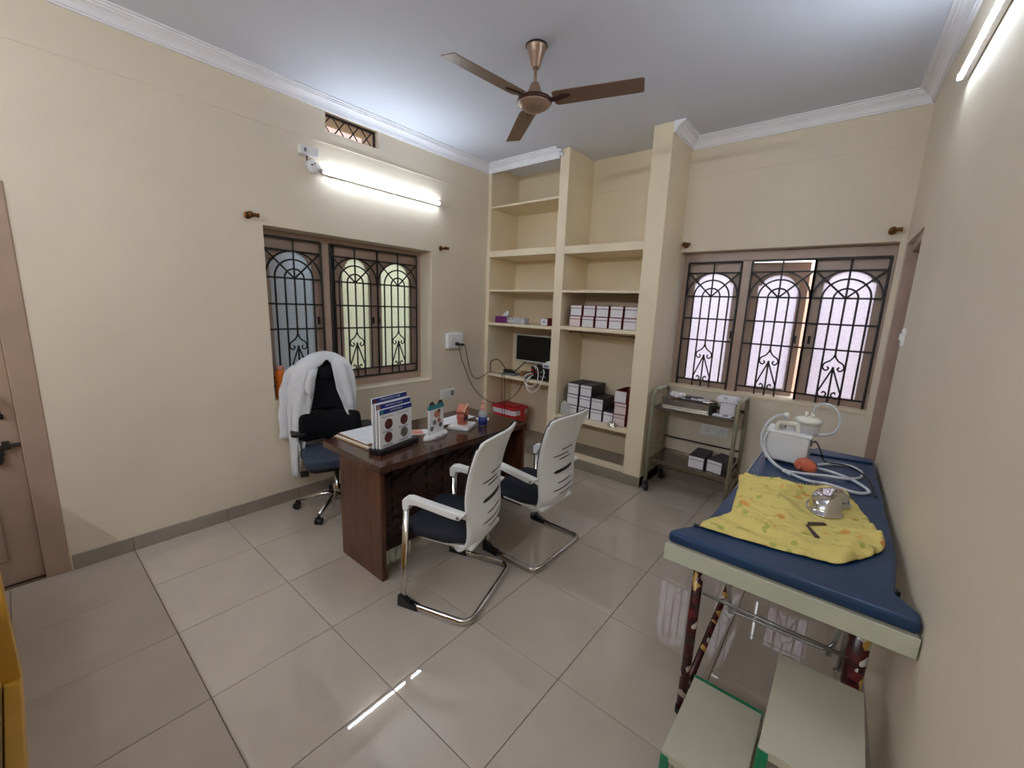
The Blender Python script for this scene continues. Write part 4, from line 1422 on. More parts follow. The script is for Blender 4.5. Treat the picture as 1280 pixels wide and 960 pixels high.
# lower shelf: black cartons in steps, red ones beside the pillar
G = 'black cartons stacked on the low shelf'
SZ = 0.5458
for c, (x, n) in enumerate(((1.245, 3), (1.40, 3), (1.548, 2), (1.682, 1))):
    for r in range(n):
        carton('black carton, white end, %s in %s' % (('bottom', 'second up', 'topmost of three')[r],
               ('the low-shelf stack behind the plastic bag', 'the tall stack beside the stack of two', 'the low-shelf stack of two', 'a single place beside the red cartons')[c]),
               (x + 0.004 * r, 0.10 if c < 3 else 0.11, SZ + r * 0.1215), (0.138 if c < 3 else 0.112, 0.31, 0.121), 'box_dark', 'box_label', G)
G = 'red cartons stacked against the pillar'
for r in range(3):
    carton('red carton with pale end beside the right pillar, %s' % ('bottom of three', 'middle of three', 'topmost and without a lid')[r],
           (1.812 + (-0.004 if r == 2 else 0.004 * r), 0.095, SZ + r * 0.1215), (0.132, 0.30, 0.121), 'box_red', 'box_pink' if r < 2 else 'box_label', G, lid=(r < 2))
bag = B()
bmesh.ops.create_icosphere(bag, subdivisions=3, radius=1.0)
for v in bag.verts:
    n_ = noise.noise(v.co * 2.6) * 0.45 + noise.noise(v.co * 7) * 0.3
    p = v.co * (1 + n_)
    v.co = Vector((p.x * 0.055, p.y * 0.03, max(-0.062, p.z * 0.085)))
pb = obj('plastic_bag', bag, 'bag', None, loc=(1.19, 0.052, SZ + 0.063))
tag(pb, 'crumpled clear plastic bag leaning on the black cartons of the low shelf', 'bag')
bl_ = thing('steel_bowl', 'small upturned steel bowl at the edge of low shelf', 'bowl', (1.765, 0.048, SZ))
obj('bowl', lathe(B(), [(0.052, 0.0), (0.052, 0.004), (0.046, 0.008), (0.044, 0.022), (0.034, 0.04), (0.018, 0.05), (0, 0.052)], 24), 'polish', bl_, smooth=True)
rd = B()
tube(rd, [(1.2, 0.03, 1.470), (1.93, 0.045, 1.462)], 0.008, 8)
rod = thing('hanging_rod', 'brown wooden rod fixed under the shelf of maroon cartons', 'rod', (0, 0, 0))
obj('rod', rd, 'stick', rod, smooth=True)
for x in (1.215, 1.90):
    obj('hook', tube(B(), [(x, 0.036, 1.4855), (x, 0.046, 1.468), (x, 0.036, 1.454), (x, 0.024, 1.466)], 0.003, 6), 'brass', rod)

# tissues and packs on the shelf above the monitor
tb = thing('tissue_box', 'purple tissue box with a white tissue pulled up', 'tissue box', (0.215, 0.10, 1.5098), math.radians(4))
obj('box', bx((-0.095, -0.05, 0.0), (0.085, 0.06, 0.078)), 'purple', tb, bevel=0.002)
bm = B()
rows = []
for i in range(6):
    rows.append([(0.01 + (q - 3) * 0.016 * (1 - 0.14 * i) + 0.01 * i, 0.012 * math.sin(q * 1.9 + i), 0.076 + 0.013 * i + 0.006 * math.sin(q * 2.3)) for q in range(7)])
solidify(obj('tissue', grid_mesh(bm, rows), 'paper', tb, smooth=True), 0.002)
for k, (x, w_, nm) in enumerate(((0.405, 0.085, 'long'), (0.535, 0.042, 'short'))):
    fp_ = thing('wrapped_pack', '%s white floral wrapped pack lying next to the purple tissue box' % nm if k == 0 else 'short crinkled white pack at the end of the floral pack', 'pack', (x, 0.085, 1.5098))
    bm = B()
    bmesh.ops.create_cube(bm, size=1.0)
    bmesh.ops.subdivide_edges(bm, edges=bm.edges, cuts=5, use_grid_fill=True)
    for v in bm.verts:
        v.co = Vector((v.co.x * w_ * 2, v.co.y * 0.09, (v.co.z + 0.5) * 0.072))
        v.co += Vector((1, 1, 0.4)) * 0.006 * noise.noise(v.co * 40)
        v.co.z = max(0.0, v.co.z)
    obj('wrap', bm, 'floral', fp_, smooth=True)
    obj('seal', bx((-w_ - 0.006, -0.035, 0.03), (-w_ + 0.004, 0.035, 0.036)), 'floral', fp_)
mc = carton('little maroon carton with a white end on shelf above the monitor', (0.845, 0.06, 1.5098), (0.10, 0.26, 0.082), 'box_red', 'box_label', None, lid=False)
obj('stamp', lathe(B(), [(0, -0.0022), (0.012, -0.0022), (0.012, -0.0012), (0, -0.0012)], 12, (-0.002, 0, 0.045), 'y'), 'ink', mc)

# monitor and equipment on the shelf below
mo = thing('monitor', 'flat black monitor with thin pale bezel leaning at the shelf back', 'monitor', (0.545, 0.33, 0.8858))
obj('bezel', holed(B(), [(-0.31, 0.145), (0.31, 0.145), (0.31, 0.49), (-0.31, 0.49)], [(-0.288, 0.168), (0.288, 0.168), (0.288, 0.472), (-0.288, 0.472)], FY, -0.012, 0.0), 'bezel', mo, bevel=0.002)
obj('screen', bx((-0.29, -0.006, 0.166), (0.29, 0.0, 0.474)), 'screen', mo)
obj('back', bx((-0.31, 0.0, 0.145), (0.31, 0.03, 0.49)), 'black', mo, bevel=0.01)
bm = B()
for s in (-1, 1):
    tube(bm, [(s * 0.10, 0.03, 0.2), (s * 0.26, -0.07, 0.009)], 0.007, 8)
tube(bm, [(0, 0.03, 0.3), (0, 0.12, 0.012)], 0.01, 8)
obj('stand', bm, 'black', mo)
dv = thing('amplifier_box', 'black equipment box with red front knobs beside the pillar', 'device', (0.835, 0.10, 0.8858), math.radians(-4))
obj('case', bx((-0.13, -0.06, 0.004), (0.13, 0.12, 0.15)), 'black', dv, bevel=0.004)
for x, z, c in ((-0.10, 0.11, 'red_plastic'), (-0.10, 0.065, 'red_plastic'), (-0.045, 0.09, 'red_plastic'), (0.03, 0.10, 'alu'), (0.075, 0.10, 'alu'), (0.03, 0.05, 'alu'), (0.085, 0.05, 'alu')):
    obj('knob', lathe(B(), [(0, -0.074), (0.011, -0.074), (0.013, -0.06), (0, -0.06)], 12, (x, 0, z), 'y'), c, dv)
for x in (-0.11, 0.11):
    obj('foot', bx((x - 0.012, -0.05, 0.0), (x + 0.012, -0.02, 0.004)), 'rubber', dv)
wb = thing('white_adapter_box', 'little white box with a crumpled tissue on the black equipment box', 'box', (0.905, 0.10, 1.035))
obj('box', bx((-0.05, -0.04, 0.0), (0.05, 0.05, 0.045)), 'box_label', wb, bevel=0.003)
obj('print', bx((-0.035, -0.0412, 0.01), (0.03, -0.0402, 0.036)), 'ink', wb)
bm = B()
bmesh.ops.create_icosphere(bm, subdivisions=2, radius=0.035)
for v in bm.verts:
    v.co = Vector((v.co.x * 1.2, v.co.y, max(-0.012, v.co.z * 0.75))) * (1 + 0.5 * noise.noise(v.co * 50))
obj('tissue', bm, 'paper', wb, loc=(0.015, 0.0, 0.056))
ad = thing('power_adapter', 'dark power adapter lying on a grey tray among black cords', 'adapter', (0.355, 0.09, 0.8858))
obj('tray', bx((-0.085, -0.055, 0.0), (0.11, 0.06, 0.03)), 'grey_plastic', ad, bevel=0.004)
obj('adapter', bx((-0.075, -0.045, 0.03), (0.03, 0.02, 0.066)), 'black', ad, bevel=0.006)
obj('adapter', bx((0.035, -0.05, 0.03), (0.085, 0.0, 0.055)), 'rubber', ad, bevel=0.006)
lb = thing('brown_case', 'small brown case behind the power adapter on the monitor shelf', 'case', (0.565, 0.17, 0.8858), math.radians(8))
obj('case', bx((-0.08, -0.05, 0.0), (0.07, 0.05, 0.055)), 'kraft', lb, bevel=0.005)
obj('clasp', bx((-0.02, -0.054, 0.03), (0.01, -0.049, 0.045)), 'brass', lb)
bm = B()
rows = [[(0.60 + 0.115 * i / 8, 0.02 + 0.11 * j / 8, 0.888 + 0.045 * abs(noise.noise(Vector((i * 0.42, j * 0.42, 4)))) * math.sin(PI * (i + 0.4) / 8.8) * 2.0) for j in range(9)] for i in range(9)]
gc = obj('green_cloth', grid_mesh(bm, rows), 'green_cloth', None, smooth=True)
solidify(gc, 0.003, 1.0)
tag(gc, 'crumpled sage green cloth between the cords and black equipment box', 'cloth')


def cable(label, paths, r, m, cat='cord', name='cord'):
    bm = B()
    for p in paths:
        tube(bm, spline(p, 8), r, 6)
    o = obj(name, bm, m, None, smooth=True)
    return tag(o, label, cat)


cable('black cord sagging from the wall power box to the monitor shelf',
      [[(0.104, -0.47, 1.258), (0.10, -0.44, 1.25), (0.055, -0.36, 1.12), (0.05, -0.30, 0.94), (0.045, -0.235, 0.852), (0.04, -0.14, 0.822), (0.03, -0.045, 0.84), (0.074, -0.02, 0.885), (0.12, -0.004, 0.900), (0.18, 0.04, 0.893), (0.27, 0.03, 0.8935)]], 0.0042, 'cord')
cable('black cord looping low from the power box past the red bin up to shelf',
      [[(0.104, -0.535, 1.268), (0.095, -0.52, 1.215), (0.05, -0.443, 1.092), (0.045, -0.362, 0.942), (0.04, -0.278, 0.787), (0.045, -0.149, 0.640), (0.075, -0.03, 0.54), (0.17, -0.03, 0.522), (0.31, -0.03, 0.54), (0.46, -0.03, 0.613), (0.59, -0.03, 0.742), (0.655, -0.03, 0.86), (0.665, -0.012, 0.9), (0.67, 0.03, 0.895)]], 0.0042, 'cord')
cable('pair of thin black cords hanging straight down over the monitor shelf edge',
      [[(0.33, 0.10, 0.92), (0.315, -0.006, 0.905), (0.315, -0.015, 0.86), (0.32, -0.02, 0.727), (0.341, -0.02, 0.40), (0.345, -0.02, 0.12)],
       [(0.355, 0.10, 0.92), (0.352, -0.006, 0.91), (0.352, -0.015, 0.86), (0.37, -0.02, 0.735), (0.38, -0.02, 0.40), (0.385, -0.02, 0.12)]], 0.0032, 'cord')
cable('stiff black cord arched over the shelf end beside the power adapter',
      [[(0.075, 0.04, 0.893), (0.060, 0.05, 0.93), (0.064, 0.05, 1.01), (0.10, 0.05, 1.04), (0.18, 0.05, 1.058), (0.25, 0.05, 1.02), (0.30, 0.06, 0.955)]], 0.0055, 'cord')
cable('white cable hanging in loops over the edge of the monitor shelf',
      [[(0.79, 0.022, 1.01), (0.805, -0.03, 1.052), (0.851, -0.035, 1.036), (0.867, -0.035, 0.952), (0.84, -0.03, 0.856), (0.751, -0.03, 0.814), (0.667, -0.03, 0.858), (0.675, -0.025, 0.925), (0.72, 0.0, 0.955), (0.74, 0.03, 0.96)],
       [(0.90, 0.018, 1.0), (0.93, -0.03, 1.03), (0.942, -0.03, 0.989), (0.906, -0.035, 0.866), (0.844, -0.03, 0.782), (0.766, -0.035, 0.751), (0.705, -0.03, 0.807), (0.712, -0.025, 0.884), (0.75, 0.0, 0.935), (0.755, 0.03, 0.94)]], 0.0055, 'white_plastic', 'cable', 'cable')

# red bin standing in the open leg of the shelving, behind the desk
rb = thing('pedal_bin', 'red lidded bin with white liner standing behind the far desk end', 'bin', (0.285, 0.20, 0.1098))
bm = B()
rows = []
for z, s in ((0.0, 0.80), (0.30, 1.0)):
    rows.append([(x * s, y * s, z) for x, y in rounded(-0.19, -0.14, 0.19, 0.14, 0.05, 4)])
va = [[bm.verts.new(p) for p in r] for r in rows]
n = len(va[0])
for k in range(n):
    bm.faces.new([va[0][k], va[0][(k + 1) % n], va[1][(k + 1) % n], va[1][k]])
bm.faces.new(va[0])
bm.faces.new(va[1])
obj('tub', bm, 'red_plastic', rb)
obj('liner', prism(B(), rounded(-0.195, -0.145, 0.195, 0.145, 0.05, 4), FZ, 0.27, 0.338), 'lilac_bag', rb, bevel=0.01)
obj('lid', prism(B(), rounded(-0.205, -0.155, 0.205, 0.155, 0.05, 4), FZ, 0.338, 0.366), 'red_plastic', rb, bevel=0.008)
obj('lid_crown', prism(B(), rounded(-0.15, -0.10, 0.15, 0.10, 0.04, 4), FZ, 0.366, 0.380), 'red_plastic', rb, bevel=0.006)
obj('catch', bx((0.19, -0.03, 0.26), (0.215, 0.03, 0.345)), 'red_plastic', rb, bevel=0.005)

# ================================================================== TROLLEY
tr = thing('instrument_trolley', 'grey-green metal two-tier trolley on black casters below the bright window', 'trolley', (0, 0, 0))
TX0, TX1, TY0, TY1 = 2.168, 2.885, 0.03, 0.43
for x in (TX0, TX1):
    loop = fillet([(x, TY0, 0.085), (x, TY0, 0.985), (x, TY1, 0.985), (x, TY1, 0.085)], 0.07, 8)
    obj('end_loop', tube(B(), loop, 0.0175, 10), 'olive_metal', tr, smooth=True)
    obj('end_bar', tube(B(), [(x, TY0, 0.40), (x, TY1, 0.40)], 0.007, 8), 'olive_metal', tr, smooth=True)
    obj('end_bar', tube(B(), [(x, TY0, 0.20), (x, TY1, 0.20)], 0.010, 8), 'olive_metal', tr, smooth=True)
    obj('grip', tube(B(), [(x, TY0 + 0.08, 0.986), (x, TY1 - 0.08, 0.986)], 0.018, 10), 'sage', tr, smooth=True)
for z in (0.835, 0.315):
    tr_ = B()
    x0, x1, y0, y1 = TX0 + 0.012, TX1 - 0.012, TY0 + 0.006, TY1 - 0.006
    box(tr_, (x0, y0, z), (x1, y1, z + 0.003))
    box(tr_, (x0, y0 - 0.003, z - 0.022), (x1, y0, z + 0.003))
    box(tr_, (x0, y1, z - 0.022), (x1, y1 + 0.003, z + 0.018))
    obj('tray_shelf', tr_, 'shelf_metal', tr)
obj('back_bar', tube(B(), [(TX0, TY1, 0.46), (TX1, TY1, 0.46)], 0.007, 8), 'iron', tr, smooth=True)
obj('lower_bar', tube(B(), [(TX0, TY1, 0.20), (TX1, TY1, 0.20)], 0.008, 8), 'olive_metal', tr, smooth=True)
for x in (TX0, TX1):
    for y in (TY0, TY1):
        cs = obj('caster', bx((x - 0.02, y - 0.014, 0.06), (x + 0.02, y + 0.014, 0.09)), 'alu', tr, bevel=0.003)
        dirx = 0.35
        bm = B()
        c = Vector((x + 0.022, y - 0.034, 0.048))
        ax = Vector((math.cos(0.6), math.sin(0.6), 0))
        for q in (-0.008, 0.008):
            bmesh.ops.create_cone(bm, cap_ends=True, segments=20, radius1=0.048, radius2=0.048, depth=0.014,
                                  matrix=Matrix.Translation(c + ax * q) @ ax.to_track_quat('Z', 'Y').to_matrix().to_4x4())
        obj('wheel', bm, 'rubber', cs)
        bm = B()
        for q in (-0.02, 0.02):
            tube(bm, [c + ax * q, Vector((x, y, 0.066)) + ax * q * 0.7], 0.005, 6)
        bmesh.ops.create_cone(bm, cap_ends=True, segments=12, radius1=0.009, radius2=0.009, depth=0.046, matrix=Matrix.Translation(c) @ ax.to_track_quat('Z', 'Y').to_matrix().to_4x4())
        obj('fork', bm, 'alu', cs)
TZ = 0.8388
ib = thing('instrument_case', 'long low steel instrument case lying on the trolley top', 'case', (2.43, 0.20, TZ))
obj('case', bx((-0.20, -0.10, 0.0), (0.215, 0.13, 0.075)), 'steel', ib, bevel=0.003)
obj('rim', wall_cells(B(), [-0.205, 0.22], [-0.105, 0.135], [(-0.195, 0.21, -0.095, 0.125)], FZ, 0.073, 0.082), 'shelf_metal', ib)
obj('side_strip', bx((0.215, -0.095, 0.004), (0.235, 0.12, 0.07)), 'black', ib)
for label, cat, nm, mt_, x0, x1, y0, y1, z0, z1, rz in (
        ('dark navy flat pack across the back of the steel case', 'pack', 'flat_pack', 'box_dark', -0.11, 0.12, -0.03, 0.045, 0, 0.014, 6),
        ('black strap lying along the front of the steel case', 'strap', 'strap', 'black', -0.13, 0.12, -0.02, 0.02, 0, 0.012, -2),
        ('red and lilac sachet on the steel case by the white wad', 'sachet', 'sachet', 'pic_red', -0.05, 0.04, -0.025, 0.02, 0, 0.012, -8),
        ('white card pack on the far end of the steel case', 'pack', 'card_pack', 'paper', -0.09, 0.06, -0.02, 0.04, 0, 0.012, 10)):
    off = {'flat_pack': (2.42, 0.265), 'strap': (2.50, 0.128), 'sachet': (2.345, 0.14), 'card_pack': (2.55, 0.2)}[nm]
    t = thing(nm, label, cat, (off[0], off[1], TZ + 0.083), math.radians(rz))
    obj('wrap', bx((x0, y0, z0), (x1, y1, z1)), mt_, t, bevel=0.004)
    obj('label', bx((x0 + 0.02, y0 + 0.01, z1), (x0 + 0.06, y1 - 0.01, z1 + 0.0012)), 'paper' if nm != 'card_pack' else 'ink', t)
bm = B()
for k in range(5):
    c = Vector((2.29 + 0.022 * k, 0.19 + 0.02 * math.sin(k * 2), TZ + 0.108))
    bmesh.ops.create_icosphere(bm, subdivisions=2, radius=0.026, matrix=Matrix.Translation(c))
for v in bm.verts:
    v.co += Vector((1, 1, 1)) * 0.012 * noise.noise(v.co * 45)
    v.co.z = max(v.co.z, TZ + 0.083)
wd_ = obj('gauze_wad', bm, 'paper', None)
tag(wd_, 'crumpled white gauze wad on the pillar end of the steel case', 'gauze')
sp_t = thing('steel_tray_lid', 'shiny small steel lid lying at the far end of the steel case', 'lid', (2.605, 0.155, TZ + 0.083))
obj('dish', lathe(B(), [(0, 0.0), (0.045, 0.0), (0.055, 0.008), (0.052, 0.012), (0.03, 0.014), (0, 0.014)], 20, sx=0.9), 'polish', sp_t, smooth=True)
obj('knob', lathe(B(), [(0, 0.013), (0.008, 0.013), (0.011, 0.022), (0.006, 0.027), (0, 0.027)], 12), 'polish', sp_t, smooth=True)
carton('upright white carton standing at the end of the trolley top', (2.785, 0.14, TZ), (0.13, 0.20, 0.115), 'box_dark', 'box_label', None, lid=False)
pk = thing('white_packet', 'white printed packet lying on the upright trolley carton', 'box', (2.775, 0.14, TZ + 0.116), math.radians(-3))
obj('box', bx((-0.085, -0.01, 0.0), (0.08, 0.13, 0.03)), 'box_label', pk, bevel=0.002)
obj('cover', bx((-0.083, -0.008, 0.03), (0.066, 0.12, 0.046)), 'paper', pk, bevel=0.003)
obj('print', bx((-0.03, -0.0095, 0.033), (0.0, -0.008, 0.043)), 'ink', pk)
cl_ = thing('folded_cloth', 'folded pale blue packet on trolley top in front of the carton', 'packet', (2.745, 0.085, TZ))
obj('packet', bx((-0.06, -0.03, 0.0), (0.085, 0.035, 0.012)), 'page', cl_, bevel=0.003)
obj('stripe', bx((0.02, -0.03, 0.0121), (0.06, 0.035, 0.013)), 'ink', cl_)
G = 'black-lidded cartons on the lower trolley shelf'
carton('black-lidded white carton on the trolley bottom, square to the shelf', (2.60, 0.07, 0.3188), (0.138, 0.29, 0.115), 'box_dark', 'box_label', G)
carton('black-lidded white carton on the trolley bottom, turned askew at the end', (2.752, 0.075, 0.3188), (0.138, 0.26, 0.115), 'box_dark', 'box_label', G, rotz=math.radians(-13))

# ================================================================== EXAMINATION COUCH
bd = thing('examination_couch', 'grey-green steel examination couch with blue vinyl mattress along the plain wall', 'couch', (0, 0, 0))
bm = B()
box(bm, (3.072, -2.183, 0.728), (3.824, -2.178, 0.797))
box(bm, (3.072, -2.178, 0.728), (3.824, -2.14, 0.733))
obj('front_rail', bm, 'sage', bd, bevel=0.002)
for x0, x1, y0, y1 in ((3.165, 3.171, -2.176, -0.42), (3.735, 3.741, -2.176, -0.42), (3.165, 3.741, -0.42, -0.414)):
    obj('side_rail', bx((x0, y0, 0.735), (x1, y1, 0.795)), 'sage', bd, bevel=0.001)
obj('bed_sheet_metal', box(bx((3.171, -2.14, 0.780), (3.735, -0.42, 0.794)), (3.076, -2.1775, 0.785), (3.82, -2.1405, 0.796)), 'cream_metal', bd)
poly = [(3.078, -2.17), (3.45, -2.172), (3.822, -2.17), (3.822, -2.105), (3.772, -2.03), (3.775, -1.96), (3.79, -1.75), (3.775, -1.2), (3.757, -0.40), (3.45, -0.385),
        (3.184, -0.40), (3.184, -1.0), (3.182, -1.43), (3.168, -1.88), (3.152, -2.015), (3.10, -2.10), (3.078, -2.14)]
mt_ = obj('mattress', prism(B(), poly, FZ, 0.797, 0.84), 'blue_vinyl', bd, bevel=0.014, seg=3)
obj('mattress_fold', prism(B(), [(3.43, -0.56), (3.745, -0.50), (3.750, -0.41), (3.45, -0.40)], FZ, 0.842, 0.852), 'blue_vinyl', mt_, bevel=0.006)
obj('corner_strap', bx((3.140, -2.055, 0.80), (3.158, -2.035, 0.848)), 'black', mt_, bevel=0.002)
obj('corner_strap', bx((3.772, -2.03, 0.80), (3.782, -2.01, 0.846)), 'black', mt_, bevel=0.002)
for x, y, r, m in ((3.195, -2.105, 0.020, 'wrap'), (3.205, -0.52, 0.020, 'wrap'), (3.715, -1.99, 0.031, 'wrap'), (3.70, -0.52, 0.020, 'wrap')):
    lg = obj('leg', lathe(B(), [(0, 0.02), (r, 0.02), (r, 0.735), (0, 0.735)], 14, (x, y, 0)), m, bd, smooth=True)
    obj('foot_cap', lathe(B(), [(0, 0), (r + 0.004, 0), (r + 0.003, 0.03), (0, 0.03)], 14, (x, y, 0)), 'rubber', lg)
obj('brace', tube(B(), [(3.20, -2.09, 0.10), (3.205, -0.53, 0.345)], 0.015, 10), 'wrap', bd, smooth=True)
obj('cross_bar', tube(B(), [(3.20, -2.0, 0.526), (3.72, -2.0, 0.522)], 0.007, 8), 'alu', bd, smooth=True)
obj('adjuster_bar', tube(B(), fillet([(3.30, -1.95, 0.50), (3.31, -1.985, 0.492), (3.63, -1.985, 0.502), (3.655, -1.97, 0.545)], 0.02), 0.006, 8), 'alu', bd, smooth=True)
for xa, xb, zb in ((3.262, 3.308, 0.47), (3.682, 3.640, 0.475)):
    obj('hanger', prism(B(), [(xa - 0.008, 0.735), (xa + 0.008, 0.735), (xb + 0.008, zb), (xb - 0.008, zb)], FY, -1.975, -1.97), 'alu', bd)
lg = obj('support_tube', lathe(B(), [(0, 0.05), (0.017, 0.05), (0.017, 0.735), (0, 0.735)], 14, (3.725, -1.42, 0)), 'chrome', bd, smooth=True)
bm = B()
for q in (-0.012, 0.012):
    bmesh.ops.create_cone(bm, cap_ends=True, segments=14, radius1=0.026, radius2=0.026, depth=0.014, matrix=Matrix.Translation((3.725, -1.42 + q, 0.027)) @ Matrix.Rotation(PI / 2, 4, 'X'))
obj('caster', bm, 'chrome', lg)

# printed cloth thrown over the mattress
MZ = 0.8405
top_e = [(3.167, -1.332), (3.23, -1.29), (3.296, -1.251), (3.37, -1.235), (3.437, -1.212), (3.50, -1.19), (3.554, -1.167), (3.60, -1.175), (3.636, -1.214)]
rig_e = [(3.636, -1.214), (3.665, -1.30), (3.681, -1.372), (3.70, -1.45), (3.72, -1.527), (3.742, -1.60), (3.752, -1.661), (3.746, -1.742), (3.703, -1.838)]
bot_e = [(3.163, -2.05), (3.253, -2.042), (3.365, -2.030), (3.42, -2.022), (3.469, -2.012), (3.554, -1.995), (3.612, -1.98), (3.655, -1.925), (3.703, -1.838)]
lef_e = [(3.167, -1.332), (3.195, -1.47), (3.209, -1.599), (3.222, -1.72), (3.234, -1.847), (3.214, -1.88), (3.194, -1.913), (3.165, -1.987), (3.163, -2.05)]
NU, NV = 84, 84


def along(e, n):
    p = spline([(a, b, 0) for a, b in e], 12)
    out = []
    L = [0]
    for a, b in zip(p, p[1:]):
        L.append(L[-1] + (b - a).length)
    for k in range(n + 1):
        s = L[-1] * k / n
        i = max(0, min(len(p) - 2, next((q for q in range(len(L) - 1) if L[q + 1] >= s - 1e-9), len(p) - 2)))
        t = (s - L[i]) / max(1e-9, L[i + 1] - L[i])
        out.append(p[i].lerp(p[i + 1], t))
    return out


TT, BT, LT, RT = along(top_e, NU), along(bot_e, NU), along(lef_e, NV), along(rig_e, NV)
rows = []
for j in range(NV + 1):
    v = j / NV
    row = []
    for i in range(NU + 1):
        u = i / NU
        p = TT[i] * (1 - v) + BT[i] * v + LT[j] * (1 - u) + RT[j] * u - (TT[0] * (1 - u) * (1 - v) + TT[-1] * u * (1 - v) + BT[0] * (1 - u) * v + BT[-1] * u * v)
        q = Vector((p.x * 2.2, p.y * 9.0 + 1.6 * p.x, 0.3))
        w1 = 1 - abs(noise.noise(q)) * 2.6
        w2 = 1 - abs(noise.noise(Vector((p.x * 9 + 3, p.y * 5 - 3 * p.x, 5.1)))) * 2.2
        w3 = noise.noise(Vector((p.x * 26, p.y * 26, 9)))
        e = min(1.0, min(i, NU - i, j, NV - j) / 4)
        right = max(0, (u - 0.62) / 0.38)
        z = MZ + 0.004 + (0.030 * max(0, w1) ** 3 + 0.014 * max(0, 1 - abs(noise.noise(Vector((p.x * 5, p.y * 17 + 5 * p.x, 8.8)))) * 3.2) ** 2 + (0.010 + 0.030 * right) * max(0, w2) ** 2 + 0.004 * (w3 + 0.5)) * (0.25 + 0.75 * e)
        dd = Vector(((p.x - 3.565) / 0.115, (p.y + 1.438) / 0.18, 0)).length
        z = min(z, MZ + 0.006 + 0.05 * max(0, dd - 1.0))
        d2_ = math.hypot((p.x - 3.535) / 0.075, (p.y + 1.755) / 0.12)
        z = min(z, MZ + 0.014 + 0.04 * max(0, d2_ - 1.0))
        if j == 0:
            p = p + Vector((0, 0.008 * abs(noise.noise(Vector((i * 1.7, 0, 0)))), 0))
        row.append((p.x, p.y, max(MZ + 0.002, z)))
    rows.append(row)
ct = obj('printed_cloth', grid_mesh(B(), rows), 'cloth', None, smooth=True)
solidify(ct, 0.0018, 1.0)
tag(ct, 'crumpled yellow cloth printed with orange flowers spread on the blue mattress', 'cloth')
fr = B()
for i in range(0, NU + 1, 2):
    p = Vector(rows[0][i])
    a = random.uniform(-0.5, 0.5)
    tube(fr, [p + Vector((0, -0.004, 0.001)), p + Vector((0.012 * a, 0.016 + random.uniform(0, 0.012), 0.002)), ], 0.0016, 4)
obj('fringe', fr, 'cloth', ct)

# upturned kidney dish
kd = thing('kidney_dish', 'upturned polished steel kidney dish on the yellow cloth', 'dish', (3.568, -1.438, MZ + 0.0095), math.radians(80))


def bean(s, z, n=40):
    out = []
    for k in range(n):
        a = 2 * PI * k / n
        x, y = 0.15 * math.cos(a), 0.082 * math.sin(a)
        if math.sin(a) < 0:
            y += 0.046 * math.exp(-(x / 0.05) ** 2)
        out.append(Vector((x * s, y * s + 0.0, z)))
    return out


bm = B()
rings = [[bm.verts.new(p) for p in bean(s, z)] for s, z in ((1.0, 0.0), (1.0, 0.004), (0.93, 0.006), (0.90, 0.026), (0.84, 0.046), (0.74, 0.060), (0.55, 0.068), (0.3, 0.071), (0.05, 0.072))]
for a, b in zip(rings, rings[1:]):
    for k in range(len(a)):
        j = (k + 1) % len(a)
        bm.faces.new([a[k], a[j], b[j], b[k]])
bm.faces.new(rings[-1])
bm.faces.new(list(reversed(rings[0])))
obj('dish', bm, 'polish', kd, smooth=True)
tube(bm := B(), bean(1.0, 0.003), 0.003, 6, closed=True)
obj('rolled_rim', bm, 'polish', kd, smooth=True)
td = thing('tongue_depressor', 'dark bent metal tongue depressor lying on the yellow cloth', 'instrument', (3.508, -1.742, MZ + 0.019), 0)
obj('blade', prism(B(), [(0, -0.002), (0.062, 0.058), (0.05, 0.072), (-0.004, 0.028)], FZ, 0.0, 0.003), 'fan_dark', td)
obj('handle', prism(B(), [(0.0, 0.0), (0.045, -0.088), (0.03, -0.098), (-0.008, -0.004)], FZ, 0.0, 0.003), 'fan_dark', td)

# suction pump
sp_ = thing('suction_pump', 'white electric suction pump with clear jar at the far couch end', 'pump', (0, 0, 0))
PZ = 0.855
F = lambda u, v, w: Vector((u, v, w))
pump = B()
prism(pump, [(3.222, PZ), (3.43, PZ), (3.435, PZ + 0.165), (3.215, PZ + 0.17)], FY, -0.90, -0.73)
obj('housing', pump, 'pump_white', sp_, bevel=0.012, seg=3)
obj('top_deck', prism(B(), [(3.212, PZ + 0.168), (3.442, PZ + 0.163), (3.442, PZ + 0.178), (3.212, PZ + 0.183)], FY, -0.905, -0.725), 'white_gloss', sp_, bevel=0.005)
for x in (3.24, 3.41):
    for y in (-0.88, -0.75):
        obj('foot', lathe(B(), [(0, MZ + 0.0005), (0.012, MZ + 0.0005), (0.012, PZ + 0.001), (0, PZ + 0.001)], 10, (x, y, 0)), 'rubber', sp_)
jc = (3.405, -0.79)
jr_ = obj('jar', lathe(B(), [(0, PZ + 0.178), (0.058, PZ + 0.178), (0.062, PZ + 0.186), (0.062, PZ + 0.245), (0, PZ + 0.245)], 28, (jc[0], jc[1], 0)), 'clear', sp_, smooth=True)
obj('jar_lid', lathe(B(), [(0, PZ + 0.243), (0.07, PZ + 0.243), (0.072, PZ + 0.258), (0.05, PZ + 0.268), (0.03, PZ + 0.274), (0, PZ + 0.276)], 28, (jc[0], jc[1], 0)), 'ivory', jr_, smooth=True)
for dx in (-0.012, 0.016):
    obj('nozzle', lathe(B(), [(0, PZ + 0.27), (0.009, PZ + 0.27), (0.008, PZ + 0.305), (0, PZ + 0.305)], 12, (jc[0] + dx, jc[1] - 0.01, 0)), 'ivory', jr_, smooth=True)
